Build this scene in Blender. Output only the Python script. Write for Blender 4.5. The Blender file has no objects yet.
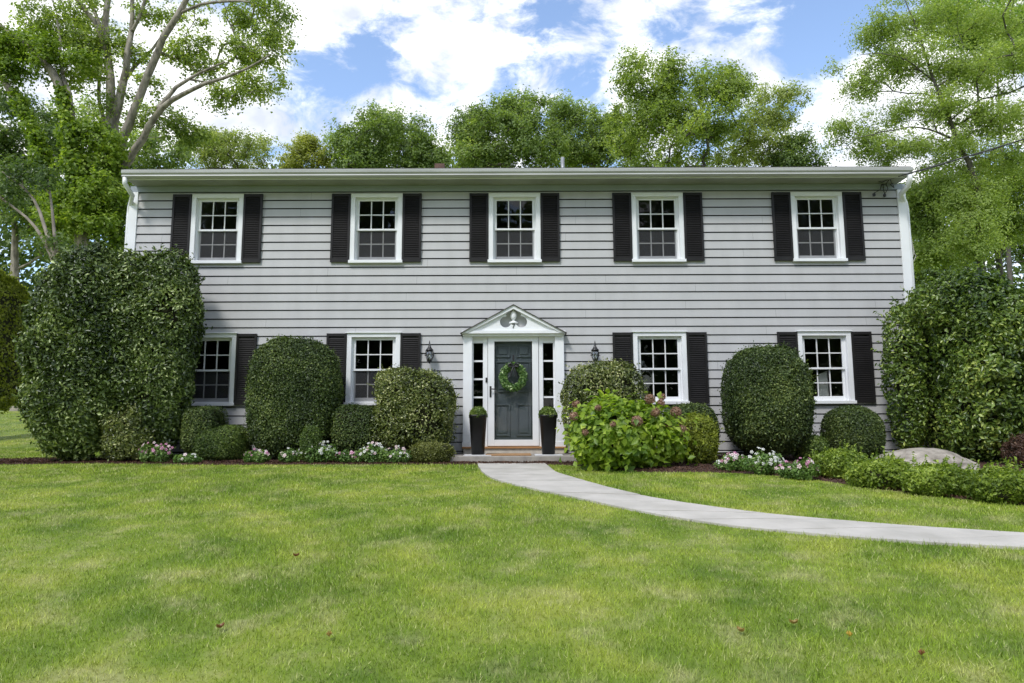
import bpy, math, random
import numpy as np
from mathutils import Vector, Matrix
random.seed(7); rng = np.random.default_rng(7)
R = math.radians
S = bpy.context.scene
COL = S.collection

# ------------------------------------------------------------------ camera
F, D, TH, ROLL = 683.0, 13.0, R(7.03), R(0.20)
H = 0.565
CAM = np.array([0.0, -D, H])
def ray(px, py):
    x = (px-512)/F; y = (341.5-py)/F
    x, y = x*math.cos(-ROLL)-y*math.sin(-ROLL), x*math.sin(-ROLL)+y*math.cos(-ROLL)
    return np.array([x, math.cos(TH)-y*math.sin(TH), math.sin(TH)+y*math.cos(TH)])
def P(px, py, Y=0.0):
    d = ray(px, py); return CAM + d*((Y+D)/d[1])
def proj(q):
    v = np.atleast_2d(q)-CAM; f = v[:,1]*math.cos(TH)+v[:,2]*math.sin(TH); u = -v[:,1]*math.sin(TH)+v[:,2]*math.cos(TH)
    x, y = v[:,0]/f, u/f
    x, y = x*math.cos(ROLL)-y*math.sin(ROLL), x*math.sin(ROLL)+y*math.cos(ROLL)
    return 512+F*x, 341.5-F*y
def smooth(t):
    t = np.clip(t, 0, 1); return t*t*(3-2*t)
def gz(x, y):
    """height of the ground"""
    x = np.asarray(x, float); y = np.asarray(y, float)
    s = np.clip(-y, 0, 15)
    front = -(.045*s + .0040*np.maximum(0, s-2)**2) - .03*np.clip(-y-15, 0, 30)
    side = smooth((np.abs(x)-7.35)/2.2)
    back = 0.083*np.clip(y, 0, 15)*side
    n = 0.018*np.sin(x*0.9+1.3)*np.sin(y*0.8+.4)+0.010*np.sin(x*2.3+y*1.7)
    n = n*smooth((-y-1.2)/1.5)
    return front+back+n
def G(px, py):
    """point of the ground seen at a pixel"""
    d = ray(px, py); t = 2.0
    while t < 60:
        p = CAM+d*t
        if p[2] < gz(p[0], p[1]): break
        t += 0.02
    return CAM+d*t

cam = bpy.data.cameras.new('camera'); co = bpy.data.objects.new('camera', cam); COL.objects.link(co)
cam.sensor_width = 36; cam.lens = F/1024*36; cam.clip_end = 2000; cam.clip_start = .05
X0 = Vector((1,0,0)); Fw = Vector((0, math.cos(TH), math.sin(TH))); Y0 = Vector((0,-math.sin(TH), math.cos(TH)))
Xc = math.cos(ROLL)*X0-math.sin(ROLL)*Y0; Yc = math.sin(ROLL)*X0+math.cos(ROLL)*Y0
m = Matrix((Xc, Yc, -Fw)).transposed().to_4x4(); m.translation = Vector(CAM)
co.matrix_world = m
S.camera = co

# ------------------------------------------------------------------ object helpers
def tag(o, label=None, cat=None, group=None, kind=None):
    if label: o['label'] = label
    if cat: o['category'] = cat
    if group: o['group'] = group
    if kind: o['kind'] = kind
    return o
def empty(name, loc, label=None, cat=None, group=None):
    o = bpy.data.objects.new(name, None); COL.objects.link(o)
    o.location = [float(v) for v in loc]; o.empty_display_size = .2
    bpy.context.view_layer.update() if False else None
    return tag(o, label, cat, group)
def link(name, me, parent=None, mat=None, smooth_=False):
    o = bpy.data.objects.new(name, me); COL.objects.link(o)
    if mat is not None and not me.materials:
        for mm in (mat if isinstance(mat, (list, tuple)) else [mat]): me.materials.append(mm)
    if parent is not None:
        o.parent = parent
        # meshes are written in world coordinates: undo the chain of parent offsets
        off = Vector((0,0,0)); p = parent
        while p is not None: off += p.location; p = p.parent
        o.location = -off
    if smooth_:
        me.polygons.foreach_set('use_smooth', [True]*len(me.polygons))
    return o
class MB:
    def __init__(s): s.v = []; s.f = []; s.m = []
    def add(s, vs, fs, mi=0):
        b = len(s.v); s.v += [tuple(float(c) for c in v) for v in vs]
        s.f += [tuple(b+i for i in f) for f in fs]; s.m += [mi]*len(fs); return s
    def box(s, x0, x1, y0, y1, z0, z1, mi=0):
        return s.add([(x0,y0,z0),(x1,y0,z0),(x1,y1,z0),(x0,y1,z0),(x0,y0,z1),(x1,y0,z1),(x1,y1,z1),(x0,y1,z1)],
                     [(0,3,2,1),(4,5,6,7),(0,1,5,4),(1,2,6,5),(2,3,7,6),(3,0,4,7)], mi)
    def prism(s, poly, y0, y1, mi=0):
        """poly of (x,z), extruded between y0 (front) and y1"""
        n = len(poly)
        vs = [(x,y0,z) for x,z in poly]+[(x,y1,z) for x,z in poly]
        fs = [tuple(range(n)), tuple(range(2*n-1, n-1, -1))]+[(i,i+n,(i+1)%n+n,(i+1)%n) for i in range(n)]
        return s.add(vs, fs, mi)
    def xprism(s, poly, x0, x1, mi=0):
        """poly of (y,z), extruded along x"""
        n = len(poly)
        vs = [(x0,y,z) for y,z in poly]+[(x1,y,z) for y,z in poly]
        fs = [tuple(range(n)), tuple(range(2*n-1, n-1, -1))]+[(i,i+n,(i+1)%n+n,(i+1)%n) for i in range(n)]
        return s.add(vs, fs, mi)
    def tube(s, pts, rad, n=8, mi=0, cap=True):
        pts = [Vector(p) for p in pts]
        if not isinstance(rad, (list, tuple)): rad = [rad]*len(pts)
        up = Vector((0,0,1)); rings = []; prev = None
        for i, p in enumerate(pts):
            t = (pts[min(i+1,len(pts)-1)]-pts[max(i-1,0)]).normalized()
            if prev is None:
                a = t.cross(up);
                if a.length < .1: a = t.cross(Vector((1,0,0)))
            else: a = prev-t*prev.dot(t)
            a.normalize(); prev = a; b = t.cross(a)
            rings.append([p+(a*math.cos(2*math.pi*k/n)+b*math.sin(2*math.pi*k/n))*rad[i] for k in range(n)])
        vs = [v for r in rings for v in r]; fs = []
        for i in range(len(pts)-1):
            for k in range(n):
                fs.append((i*n+k, i*n+(k+1)%n, (i+1)*n+(k+1)%n, (i+1)*n+k))
        if cap: fs += [tuple(range(n-1,-1,-1)), tuple((len(pts)-1)*n+k for k in range(n))]
        return s.add(vs, fs, mi)
    def lathe(s, cx, cy, prof, n=20, mi=0):
        vs = []; fs = []
        for r, z in prof:
            for k in range(n):
                a = 2*math.pi*k/n; vs.append((cx+r*math.cos(a), cy+r*math.sin(a), z))
        for i in range(len(prof)-1):
            for k in range(n):
                fs.append((i*n+k, i*n+(k+1)%n, (i+1)*n+(k+1)%n, (i+1)*n+k))
        fs += [tuple(range(n-1,-1,-1)), tuple((len(prof)-1)*n+k for k in range(n))]
        return s.add(vs, fs, mi)
    def build(s, name, mat, parent=None, smooth_=False, bevel=0):
        me = bpy.data.meshes.new(name); me.from_pydata(s.v, [], s.f)
        for mm in (mat if isinstance(mat, (list, tuple)) else [mat]): me.materials.append(mm)
        if any(s.m): me.polygons.foreach_set('material_index', s.m)
        me.update()
        o = link(name, me, parent, None, smooth_)
        if bevel:
            b = o.modifiers.new('bevel', 'BEVEL'); b.width = bevel; b.segments = 2; b.limit_method = 'ANGLE'
        return o
def npmesh(name, V, Fc, k, var=None, mat=None, parent=None, smooth_=False):
    """V (n,3) array, Fc (m,k) array of indices"""
    me = bpy.data.meshes.new(name); nv, nf = len(V), len(Fc)
    me.vertices.add(nv); me.vertices.foreach_set('co', np.ascontiguousarray(V, np.float32).ravel())
    me.loops.add(nf*k); me.loops.foreach_set('vertex_index', np.ascontiguousarray(Fc, np.int32).ravel())
    me.polygons.add(nf); me.polygons.foreach_set('loop_start', np.arange(0, nf*k, k, dtype=np.int32))
    me.polygons.foreach_set('loop_total', np.full(nf, k, np.int32))
    me.update(calc_edges=True)
    if var is not None:
        a = me.attributes.new('var', 'FLOAT', 'FACE'); a.data.foreach_set('value', np.ascontiguousarray(var, np.float32))
    return link(name, me, parent, mat, smooth_)

# ------------------------------------------------------------------ materials
def srgb(*c):
    return tuple(((v/255+.055)/1.055)**2.4 if v/255 > .04045 else v/255/12.92 for v in c)
def newmat(name):
    m = bpy.data.materials.new(name); m.use_nodes = True; nt = m.node_tree
    return m, nt, nt.nodes, nt.links, nt.nodes['Principled BSDF']
def basic(name, c1, c2=None, scale=6, rough=.6, bump=0, bscale=60, stretch=(1,1,1), metal=0, detail=6, lo=.35, hi=.65, spec=.5):
    m, nt, N, L, b = newmat(name)
    b.inputs['Roughness'].default_value = rough; b.inputs['Metallic'].default_value = metal
    b.inputs['Specular IOR Level'].default_value = spec
    tc = N.new('ShaderNodeTexCoord'); mp = N.new('ShaderNodeMapping'); mp.inputs['Scale'].default_value = stretch
    geo = N.new('ShaderNodeNewGeometry'); L.new(geo.outputs['Position'], mp.inputs['Vector'])
    n = N.new('ShaderNodeTexNoise'); n.inputs['Scale'].default_value = scale; n.inputs['Detail'].default_value = detail
    L.new(mp.outputs[0], n.inputs['Vector'])
    r = N.new('ShaderNodeValToRGB'); r.color_ramp.elements[0].position = lo; r.color_ramp.elements[1].position = hi
    c2 = c2 or tuple(v*.8 for v in c1)
    r.color_ramp.elements[0].color = (*c1, 1); r.color_ramp.elements[1].color = (*c2, 1)
    L.new(n.outputs['Fac'], r.inputs[0]); L.new(r.outputs[0], b.inputs['Base Color'])
    if bump:
        n2 = N.new('ShaderNodeTexNoise'); n2.inputs['Scale'].default_value = bscale; n2.inputs['Detail'].default_value = 5
        L.new(mp.outputs[0], n2.inputs['Vector'])
        bp = N.new('ShaderNodeBump'); bp.inputs['Strength'].default_value = bump; bp.inputs['Distance'].default_value = .01
        L.new(n2.outputs['Fac'], bp.inputs['Height']); L.new(bp.outputs[0], b.inputs['Normal'])
    return m
def leafmat(name, c1, c2, c3=None, trans=.3, rough=.45, spec=.4, nscale=.8, tint=(1.25,1.3,.5)):
    """leaves: colour from the leaf's own random value and a broad noise; light passes through the blade"""
    m, nt, N, L, b = newmat(name)
    at = N.new('ShaderNodeAttribute'); at.attribute_name = 'var'
    geo = N.new('ShaderNodeNewGeometry'); n = N.new('ShaderNodeTexNoise'); n.inputs['Scale'].default_value = nscale; n.inputs['Detail'].default_value = 3
    L.new(geo.outputs['Position'], n.inputs['Vector'])
    mr = N.new('ShaderNodeMapRange'); mr.inputs[1].default_value = .3; mr.inputs[2].default_value = .7; mr.inputs[3].default_value = -.3; mr.inputs[4].default_value = .3
    L.new(n.outputs['Fac'], mr.inputs[0])
    ad = N.new('ShaderNodeMath'); ad.operation = 'ADD'; L.new(at.outputs['Fac'], ad.inputs[0]); L.new(mr.outputs[0], ad.inputs[1])
    r = N.new('ShaderNodeValToRGB'); e = r.color_ramp.elements
    e[0].position = 0; e[0].color = (*c1, 1); e[1].position = .75; e[1].color = (*c2, 1)
    if c3: x = e.new(1.0); x.color = (*c3, 1)
    L.new(ad.outputs[0], r.inputs[0]); L.new(r.outputs[0], b.inputs['Base Color'])
    b.inputs['Roughness'].default_value = rough; b.inputs['Specular IOR Level'].default_value = spec
    tr = N.new('ShaderNodeBsdfTranslucent'); mu = N.new('ShaderNodeMix'); mu.data_type = 'RGBA'; mu.blend_type = 'MULTIPLY'
    mu.inputs[0].default_value = 1; L.new(r.outputs[0], mu.inputs[6]); mu.inputs[7].default_value = (*tint, 1)
    L.new(mu.outputs[2], tr.inputs[0])
    mx = N.new('ShaderNodeMixShader'); mx.inputs[0].default_value = trans
    L.new(b.outputs[0], mx.inputs[1]); L.new(tr.outputs[0], mx.inputs[2])
    L.new(mx.outputs[0], N['Material Output'].inputs[0])
    return m
M = {}
M['siding'] = basic('siding paint', (.455,.453,.457), (.405,.403,.405), scale=1.6, rough=.55, stretch=(2.2,1,.7), bump=.15, bscale=30, detail=10, lo=.32, hi=.72)
M['lap_shade'] = basic('painted lap shadow', (.028,.028,.03), (.018,.018,.02), scale=5, rough=.9)  # near black: the shadow under each lap is put into the colour
M['trim'] = basic('white trim paint', (.80,.81,.83), (.74,.75,.77), scale=3, rough=.45)
M['muntin'] = basic('muntin paint', (.74,.74,.74), (.66,.66,.66), scale=3, rough=.5)
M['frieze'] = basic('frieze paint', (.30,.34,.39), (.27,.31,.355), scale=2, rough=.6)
M['soffit'] = basic('soffit bounce tone', (.34,.35,.31), (.28,.29,.26), scale=2.5, rough=.7)  # grey-green: light bounced off the lawn is put into the colour
M['gutter'] = basic('gutter aluminium', (.46,.465,.455), (.38,.385,.375), scale=2.5, rough=.4, stretch=(.4,1,4))
M['shutter'] = basic('shutter paint', (.012,.011,.0115), (.018,.0165,.017), scale=4, rough=.5, spec=.3)
M['door'] = basic('slate door paint', (.115,.135,.150), (.130,.152,.170), scale=4, rough=.4)
M['black'] = basic('black metal', (.012,.012,.013), (.02,.02,.02), scale=9, rough=.35)
M['pot'] = basic('black resin planter', (.006,.006,.0065), (.010,.010,.0105), scale=8, rough=.4, spec=.35)
M['oak'] = basic('oiled oak', (.46,.24,.10), (.36,.18,.07), scale=5, rough=.5, stretch=(1,8,8))
M['stone'] = basic('bluestone step', (.36,.33,.29), (.25,.23,.21), scale=7, rough=.8, bump=.3)
M['riser'] = basic('pale granite riser', (.58,.53,.46), (.46,.42,.37), scale=12, rough=.8, bump=.3)
M['marble'] = basic('pale stone pad', (.62,.62,.62), (.55,.55,.56), scale=12, rough=.6)
M['coir'] = basic('coir fibre', (.38,.22,.10), (.28,.16,.07), scale=90, rough=.95, bump=.8)
M['roof'] = basic('asphalt shingle', (.06,.058,.055), (.10,.095,.09), scale=40, rough=.95, bump=.6)
M['brick'] = basic('chimney clay', (.15,.085,.065), (.10,.06,.05), scale=15, rough=.9)
M['steel'] = basic('galvanised pipe', (.35,.36,.37), (.28,.29,.30), scale=9, rough=.45, metal=.6)
M['cable'] = basic('weathered cable', (.035,.035,.037), (.09,.09,.09), scale=14, rough=.7)
M['cord'] = basic('pale cord', (.45,.44,.40), (.36,.35,.31), scale=14, rough=.7)
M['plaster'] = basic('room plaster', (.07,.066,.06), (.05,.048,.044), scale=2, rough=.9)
M['bark_light'] = basic('grey brown bark', (.40,.355,.29), (.12,.105,.085), scale=9, rough=.95, bump=1, bscale=14, stretch=(1,1,.3), lo=.3, hi=.7)
M['bark_dark'] = basic('dark bark', (.12,.11,.095), (.06,.054,.045), scale=7, rough=.95, bump=1, bscale=14, stretch=(1,1,.3))
M['bark_pale'] = basic('pale bark', (.36,.31,.26), (.22,.19,.155), scale=6, rough=.9, bump=.6, bscale=14, stretch=(1,1,.4))
M['twig_shade'] = basic('painted twig shade', (.030,.032,.016), (.018,.018,.010), scale=20, rough=1, spec=.1)  # near black: shade among the twigs is put into the colour
M['boulder'] = basic('granite boulder', (.45,.405,.345), (.22,.195,.16), scale=5, rough=.9, bump=1, bscale=22, detail=10)
M['ribbon'] = basic('black ribbon', (.012,.012,.014), (.02,.02,.024), scale=6, rough=.5)
M['paper'] = basic('white board', (.8,.8,.8), (.75,.75,.75), scale=4, rough=.6)

def glass(name, tint, ior=1.5, boost=1.0):
    m, nt, N, L, b = newmat(name); N.remove(b)
    t = N.new('ShaderNodeBsdfTransparent'); t.inputs[0].default_value = (*tint, 1)
    g = N.new('ShaderNodeBsdfGlossy'); g.inputs['Roughness'].default_value = .015; g.inputs[0].default_value = (1,1,1,1)
    geo = N.new('ShaderNodeNewGeometry'); n = N.new('ShaderNodeTexNoise'); n.inputs['Scale'].default_value = 2.2; n.inputs['Detail'].default_value = 1
    L.new(geo.outputs['Position'], n.inputs['Vector']); bp = N.new('ShaderNodeBump'); bp.inputs['Strength'].default_value = .05; bp.inputs['Distance'].default_value = .05
    L.new(n.outputs['Fac'], bp.inputs['Height']); L.new(bp.outputs[0], g.inputs['Normal'])
    f = N.new('ShaderNodeFresnel'); f.inputs[0].default_value = ior
    mu = N.new('ShaderNodeMath'); mu.operation = 'MULTIPLY'; mu.inputs[1].default_value = boost; L.new(f.outputs[0], mu.inputs[0])
    mx = N.new('ShaderNodeMixShader'); L.new(mu.outputs[0], mx.inputs[0]); L.new(t.outputs[0], mx.inputs[1]); L.new(g.outputs[0], mx.inputs[2])
    L.new(mx.outputs[0], N['Material Output'].inputs[0]); return m
M['glass'] = glass('window glass', (.78,.80,.79), 1.5, .8)
M['lantern_glass'] = glass('lantern glass', (.85,.88,.87), 1.5, 4)
M['storm_glass'] = glass('storm door glass', (.88,.90,.90), 1.45, .5)
def screenmat():
    m, nt, N, L, b = newmat('insect screen'); b.inputs['Base Color'].default_value = (.045,.045,.05,1); b.inputs['Roughness'].default_value = .7
    t = N.new('ShaderNodeBsdfTransparent'); mx = N.new('ShaderNodeMixShader')
    geo = N.new('ShaderNodeNewGeometry'); n = N.new('ShaderNodeTexNoise'); n.inputs['Scale'].default_value = 3; L.new(geo.outputs['Position'], n.inputs['Vector'])
    mr = N.new('ShaderNodeMapRange'); mr.inputs[3].default_value = .42; mr.inputs[4].default_value = .52; L.new(n.outputs['Fac'], mr.inputs[0])
    L.new(mr.outputs[0], mx.inputs[0]); L.new(t.outputs[0], mx.inputs[1]); L.new(b.outputs[0], mx.inputs[2])
    L.new(mx.outputs[0], N['Material Output'].inputs[0]); return m
M['screen'] = screenmat()

# leaves
M['yew'] = leafmat('clipped dark leaves', (0.02, 0.04, 0.011), (0.105, 0.155, 0.038), (0.26, 0.32, 0.09), trans=0.25, nscale=1.5)
M['box'] = leafmat('clipped box leaves', (0.042, 0.08, 0.015), (0.145, 0.215, 0.042), (0.3, 0.38, 0.09), trans=0.25, nscale=2)
M['rhodo'] = leafmat('broad glossy leaves', (0.02, 0.04, 0.01), (0.14, 0.205, 0.045), (0.5, 0.58, 0.24), trans=0.2, rough=.36, spec=.5, nscale=1.2)  # palest tone paints the highlights of the glossy leaves
M['holly'] = leafmat('small glossy leaves', (0.032, 0.052, 0.012), (0.21, 0.255, 0.055), (0.6, 0.6, 0.28), trans=0.22, rough=.35, spec=.6, nscale=2)
M['hollyq'] = leafmat('tall shrub leaves', (0.03, 0.065, 0.012), (0.19, 0.285, 0.045), (0.5, 0.58, 0.14), trans=0.3, rough=.33, spec=.6, nscale=.9)
M['lime'] = leafmat('yellow green leaves', (0.12, 0.16, 0.02), (0.34, 0.39, 0.05), (0.52, 0.55, 0.11), trans=0.4, nscale=3)
M['hydra'] = leafmat('hydrangea leaves', (0.11, 0.2, 0.022), (0.33, 0.46, 0.05), (0.56, 0.66, 0.13), trans=0.45, nscale=2.5)
M['cover'] = leafmat('ground cover leaves', (0.09, 0.15, 0.02), (0.29, 0.39, 0.055), (0.46, 0.55, 0.1), trans=0.35, nscale=2)
M['olive'] = leafmat('olive leaves', (0.08, 0.095, 0.02), (0.2, 0.22, 0.055), (0.3, 0.31, 0.11), trans=0.3, nscale=3)
M['russet'] = leafmat('russet leaves', (.060,.035,.025), (.14,.075,.05), (.18,.12,.07), trans=.2, nscale=3)
M['bed_leaf'] = leafmat('bedding leaves', (0.06, 0.13, 0.025), (0.16, 0.27, 0.06), (0.28, 0.4, 0.11), trans=0.3, nscale=4)
M['oak_leaf'] = leafmat('oak leaves', (0.14, 0.21, 0.05), (0.35, 0.44, 0.12), (0.55, 0.62, 0.22), trans=0.56, nscale=.5)
M['maple_leaf'] = leafmat('maple leaves', (0.12, 0.18, 0.055), (0.31, 0.41, 0.14), (0.5, 0.57, 0.24), trans=0.55, nscale=.35)
M['pale_leaf'] = leafmat('pale tree leaves', (0.18, 0.23, 0.08), (0.4, 0.46, 0.17), (0.55, 0.58, 0.28), trans=0.55, nscale=.5)
M['dark_leaf'] = leafmat('dark tree leaves', (0.06, 0.105, 0.035), (0.18, 0.26, 0.08), (0.33, 0.41, 0.15), trans=0.5, nscale=.4)  # deep green, the colour of the leaves themselves
M['gold_leaf'] = leafmat('golden tree leaves', (0.22, 0.25, 0.05), (0.42, 0.45, 0.12), (0.55, 0.55, 0.2), trans=0.5, nscale=.5)
M['locust_leaf'] = leafmat('fine tree leaves', (0.18, 0.26, 0.06), (0.38, 0.475, 0.15), (0.57, 0.64, 0.28), trans=0.55, nscale=.5)
M['pine_leaf'] = leafmat('pine needles', (0.16, 0.27, 0.05), (0.34, 0.5, 0.1), (0.48, 0.62, 0.17), trans=0.45, nscale=.5)
M['ivy'] = leafmat('ivy leaves', (0.09, 0.16, 0.022), (0.27, 0.38, 0.05), (0.46, 0.56, 0.11), trans=0.48, nscale=1)
M['wreath'] = leafmat('wreath leaves', (0.04, 0.1, 0.02), (0.17, 0.31, 0.07), (0.55, 0.66, 0.36), trans=0.2, nscale=12)  # pale end of the ramp stands for highlights on the leaves
M['chips'] = leafmat('bark mulch', (.035,.018,.012), (.095,.050,.034), (.16,.095,.065), trans=0, rough=.95, spec=.1, nscale=3)
M['pink'] = leafmat('pink petals', (.55,.20,.36), (.72,.36,.52), (.82,.60,.68), trans=.2, nscale=8, tint=(1,1,1))
M['white'] = leafmat('white petals', (.72,.72,.66), (.82,.82,.79), (.85,.85,.83), trans=.2, nscale=8, tint=(1,1,1))
M['blush'] = leafmat('blush petals', (.72,.50,.52), (.80,.66,.66), (.84,.78,.76), trans=.2, nscale=8, tint=(1,1,1))
M['panicle'] = leafmat('faded panicle petals', (.22,.12,.075), (.40,.235,.16), (.56,.40,.28), trans=.2, nscale=14, tint=(1,1,1))
M['drygold'] = leafmat('fallen yellow leaf', (.50,.33,.05), (.62,.42,.08), (.6,.4,.1), trans=.2, tint=(1,1,1))
M['drypale'] = leafmat('fallen dull gold leaf', (.30,.20,.05), (.42,.30,.09), (.45,.33,.12), trans=.2, tint=(1,1,1))
M['drybrown'] = leafmat('fallen brown leaf', (.20,.085,.03), (.30,.14,.05), (.35,.18,.07), trans=.1, tint=(1,1,1))

def lawnmat(name, blade):
    m, nt, N, L, b = newmat(name)
    geo = N.new('ShaderNodeNewGeometry')
    def noise(sc, det=3, off=0, rough=.55):
        mp = N.new('ShaderNodeMapping'); mp.inputs['Location'].default_value = (off, off*.7, 0); mp.inputs['Scale'].default_value = (1,1,.0)
        L.new(geo.outputs['Position'], mp.inputs['Vector'])
        n = N.new('ShaderNodeTexNoise'); n.inputs['Scale'].default_value = sc; n.inputs['Detail'].default_value = det; n.inputs['Roughness'].default_value = rough
        L.new(mp.outputs[0], n.inputs['Vector']); return n.outputs['Fac']
    def ramp(fac, stops):
        r = N.new('ShaderNodeValToRGB'); e = r.color_ramp.elements
        e[0].position, e[0].color = stops[0][0], (*stops[0][1],1); e[1].position, e[1].color = stops[-1][0], (*stops[-1][1],1)
        for p, c in stops[1:-1]: x = e.new(p); x.color = (*c,1)
        L.new(fac, r.inputs[0]); return r.outputs[0]
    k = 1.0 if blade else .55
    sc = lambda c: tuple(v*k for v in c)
    base = ramp(noise(1.0, 7, 3, .62), [(.34, sc((.16,.265,.026))), (.5, sc((.285,.39,.045))), (.64, sc((.43,.49,.080)))])
    straw = ramp(noise(2.4, 6, 11, .68), [(.50, (0,0,0)), (.66, (1,1,1))])
    dark = ramp(noise(1.5, 6, 29, .6), [(.56, (0,0,0)), (.68, (1,1,1))])
    def mix(f, a, bcol, amt):
        x = N.new('ShaderNodeMix'); x.data_type = 'RGBA'
        mm = N.new('ShaderNodeMath'); mm.operation = 'MULTIPLY'; mm.inputs[1].default_value = amt; L.new(f, mm.inputs[0]); L.new(mm.outputs[0], x.inputs[0])
        L.new(a, x.inputs[6])
        if isinstance(bcol, tuple): x.inputs[7].default_value = (*bcol,1)
        else: L.new(bcol, x.inputs[7])
        return x.outputs[2]
    c = mix(straw, base, sc((.60,.56,.28)), .52)
    c = mix(dark, c, sc((.16,.27,.025)), .45)
    if blade:
        at = N.new('ShaderNodeAttribute'); at.attribute_name = 'var'
        hs = N.new('ShaderNodeHueSaturation'); mr = N.new('ShaderNodeMapRange'); mr.inputs[3].default_value = .55; mr.inputs[4].default_value = 1.5
        L.new(at.outputs['Fac'], mr.inputs[0]); L.new(mr.outputs[0], hs.inputs['Value']); L.new(c, hs.inputs['Color'])
        mr2 = N.new('ShaderNodeMapRange'); mr2.inputs[1].default_value = .93; mr2.inputs[2].default_value = .94; L.new(at.outputs['Fac'], mr2.inputs[0])
        c = mix(mr2.outputs[0], hs.outputs[0], (.68,.64,.34), .7)
        tr = N.new('ShaderNodeBsdfTranslucent'); L.new(c, tr.inputs[0]); mx = N.new('ShaderNodeMixShader'); mx.inputs[0].default_value = .35
        L.new(b.outputs[0], mx.inputs[1]); L.new(tr.outputs[0], mx.inputs[2]); L.new(mx.outputs[0], N['Material Output'].inputs[0])
    L.new(c, b.inputs['Base Color']); b.inputs['Roughness'].default_value = .6; b.inputs['Specular IOR Level'].default_value = .3
    return m
M['blade'] = lawnmat('grass blades', True)
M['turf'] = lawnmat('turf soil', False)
M['path'] = basic('pale path stone', (.52,.49,.445), (.37,.35,.31), scale=2.4, rough=.85, bump=.35, bscale=40, detail=10, lo=.3, hi=.72)
M['mulch'] = basic('mulch', (.045,.022,.015), (.085,.045,.030), scale=30, rough=1, bump=1, bscale=60)

# ------------------------------------------------------------------ world and sun
W = bpy.data.worlds.new('World'); S.world = W; W.use_nodes = True
N, L = W.node_tree.nodes, W.node_tree.links
SUN_EL, SUN_AZ = R(52), R(-150)      # azimuth measured from +Y clockwise: behind the camera, a little to the left
bg = N['Background']; bg.inputs[1].default_value = .12
sky = N.new('ShaderNodeTexSky'); sky.sky_type = 'NISHITA'; sky.sun_disc = False
sky.sun_elevation = SUN_EL; sky.sun_rotation = SUN_AZ; sky.altitude = 100; sky.air_density = 1.0; sky.dust_density = .6; sky.ozone_density = 1.5
tc = N.new('ShaderNodeTexCoord'); nrm = N.new('ShaderNodeVectorMath'); nrm.operation = 'NORMALIZE'; L.new(tc.outputs['Generated'], nrm.inputs[0])
def wmath(op, a, b=None, clamp=False):
    n = N.new('ShaderNodeMath'); n.operation = op; n.use_clamp = clamp
    for i, v in enumerate((a, b)):
        if v is None: continue
        if isinstance(v, (int, float)): n.inputs[i].default_value = v
        else: L.new(v, n.inputs[i])
    return n.outputs[0]
mp = N.new('ShaderNodeMapping'); mp.inputs['Scale'].default_value = (1.0,1.0,1.7); mp.inputs['Location'].default_value = (.31,.2,.07); L.new(nrm.outputs[0], mp.inputs['Vector'])
warp = N.new('ShaderNodeTexNoise'); warp.inputs['Scale'].default_value = 3; warp.inputs['Detail'].default_value = 3; L.new(mp.outputs[0], warp.inputs['Vector'])
wv = N.new('ShaderNodeVectorMath'); wv.operation = 'SCALE'; wv.inputs['Scale'].default_value = .22; L.new(warp.outputs['Color'], wv.inputs[0])
wa = N.new('ShaderNodeVectorMath'); wa.operation = 'ADD'; L.new(mp.outputs[0], wa.inputs[0]); L.new(wv.outputs[0], wa.inputs[1])
cn = N.new('ShaderNodeTexNoise'); cn.inputs['Scale'].default_value = 6.0; cn.inputs['Detail'].default_value = 12; cn.inputs['Roughness'].default_value = .64
L.new(wa.outputs[0], cn.inputs['Vector'])
field = wmath('ADD', wmath('MULTIPLY', wmath('SUBTRACT', cn.outputs['Fac'], .5), 2.1), .560)
# broad openings (-) and banks (+) of cloud, placed by direction
for px, py, rr, wgt in [(325,95,.10,-.26),(300,62,.06,-.12),(362,52,.06,-.16),(400,70,.05,-.12),(425,100,.07,-.16),(505,78,.035,-.15),(410,15,.05,-.1),(590,70,.08,-.18),(690,50,.12,-.16),(800,40,.14,-.28),(820,90,.10,-.15),(740,40,.08,-.1),
                        (200,60,.22,.18),(560,20,.16,.13),(480,70,.10,.10),(755,85,.055,.30),(250,125,.09,.2),(520,115,.10,.12),(880,100,.1,.2),(640,100,.08,.08),(430,120,.08,.1),(1000,60,.25,.2),(380,25,.04,.1)]:
    d = ray(px, py); d = d/np.linalg.norm(d)
    ds = N.new('ShaderNodeVectorMath'); ds.operation = 'DISTANCE'; L.new(nrm.outputs[0], ds.inputs[0]); ds.inputs[1].default_value = tuple(d)
    mr = N.new('ShaderNodeMapRange'); mr.interpolation_type = 'SMOOTHSTEP'; mr.inputs[1].default_value = 0; mr.inputs[2].default_value = rr; mr.inputs[3].default_value = wgt; mr.inputs[4].default_value = 0
    L.new(ds.outputs['Value'], mr.inputs[0]); field = wmath('ADD', field, mr.outputs[0])
mr = N.new('ShaderNodeMapRange'); mr.interpolation_type = 'SMOOTHSTEP'; mr.inputs[1].default_value = .36; mr.inputs[2].default_value = .73; L.new(field, mr.inputs[0])
cover = mr.outputs[0]
cr = N.new('ShaderNodeValToRGB'); cr.color_ramp.elements[0].position = .36; cr.color_ramp.elements[0].color = (.52,.56,.65,1); cr.color_ramp.elements[1].position = .60; cr.color_ramp.elements[1].color = (1,1,1,1)
cn2 = N.new('ShaderNodeTexNoise'); cn2.inputs['Scale'].default_value = 9; cn2.inputs['Detail'].default_value = 7; L.new(wa.outputs[0], cn2.inputs['Vector'])
L.new(cn2.outputs['Fac'], cr.inputs[0])
CLOUD = 7.4
cs = N.new('ShaderNodeVectorMath'); cs.operation = 'SCALE'; cs.inputs['Scale'].default_value = CLOUD; L.new(cr.outputs[0], cs.inputs[0])
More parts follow.
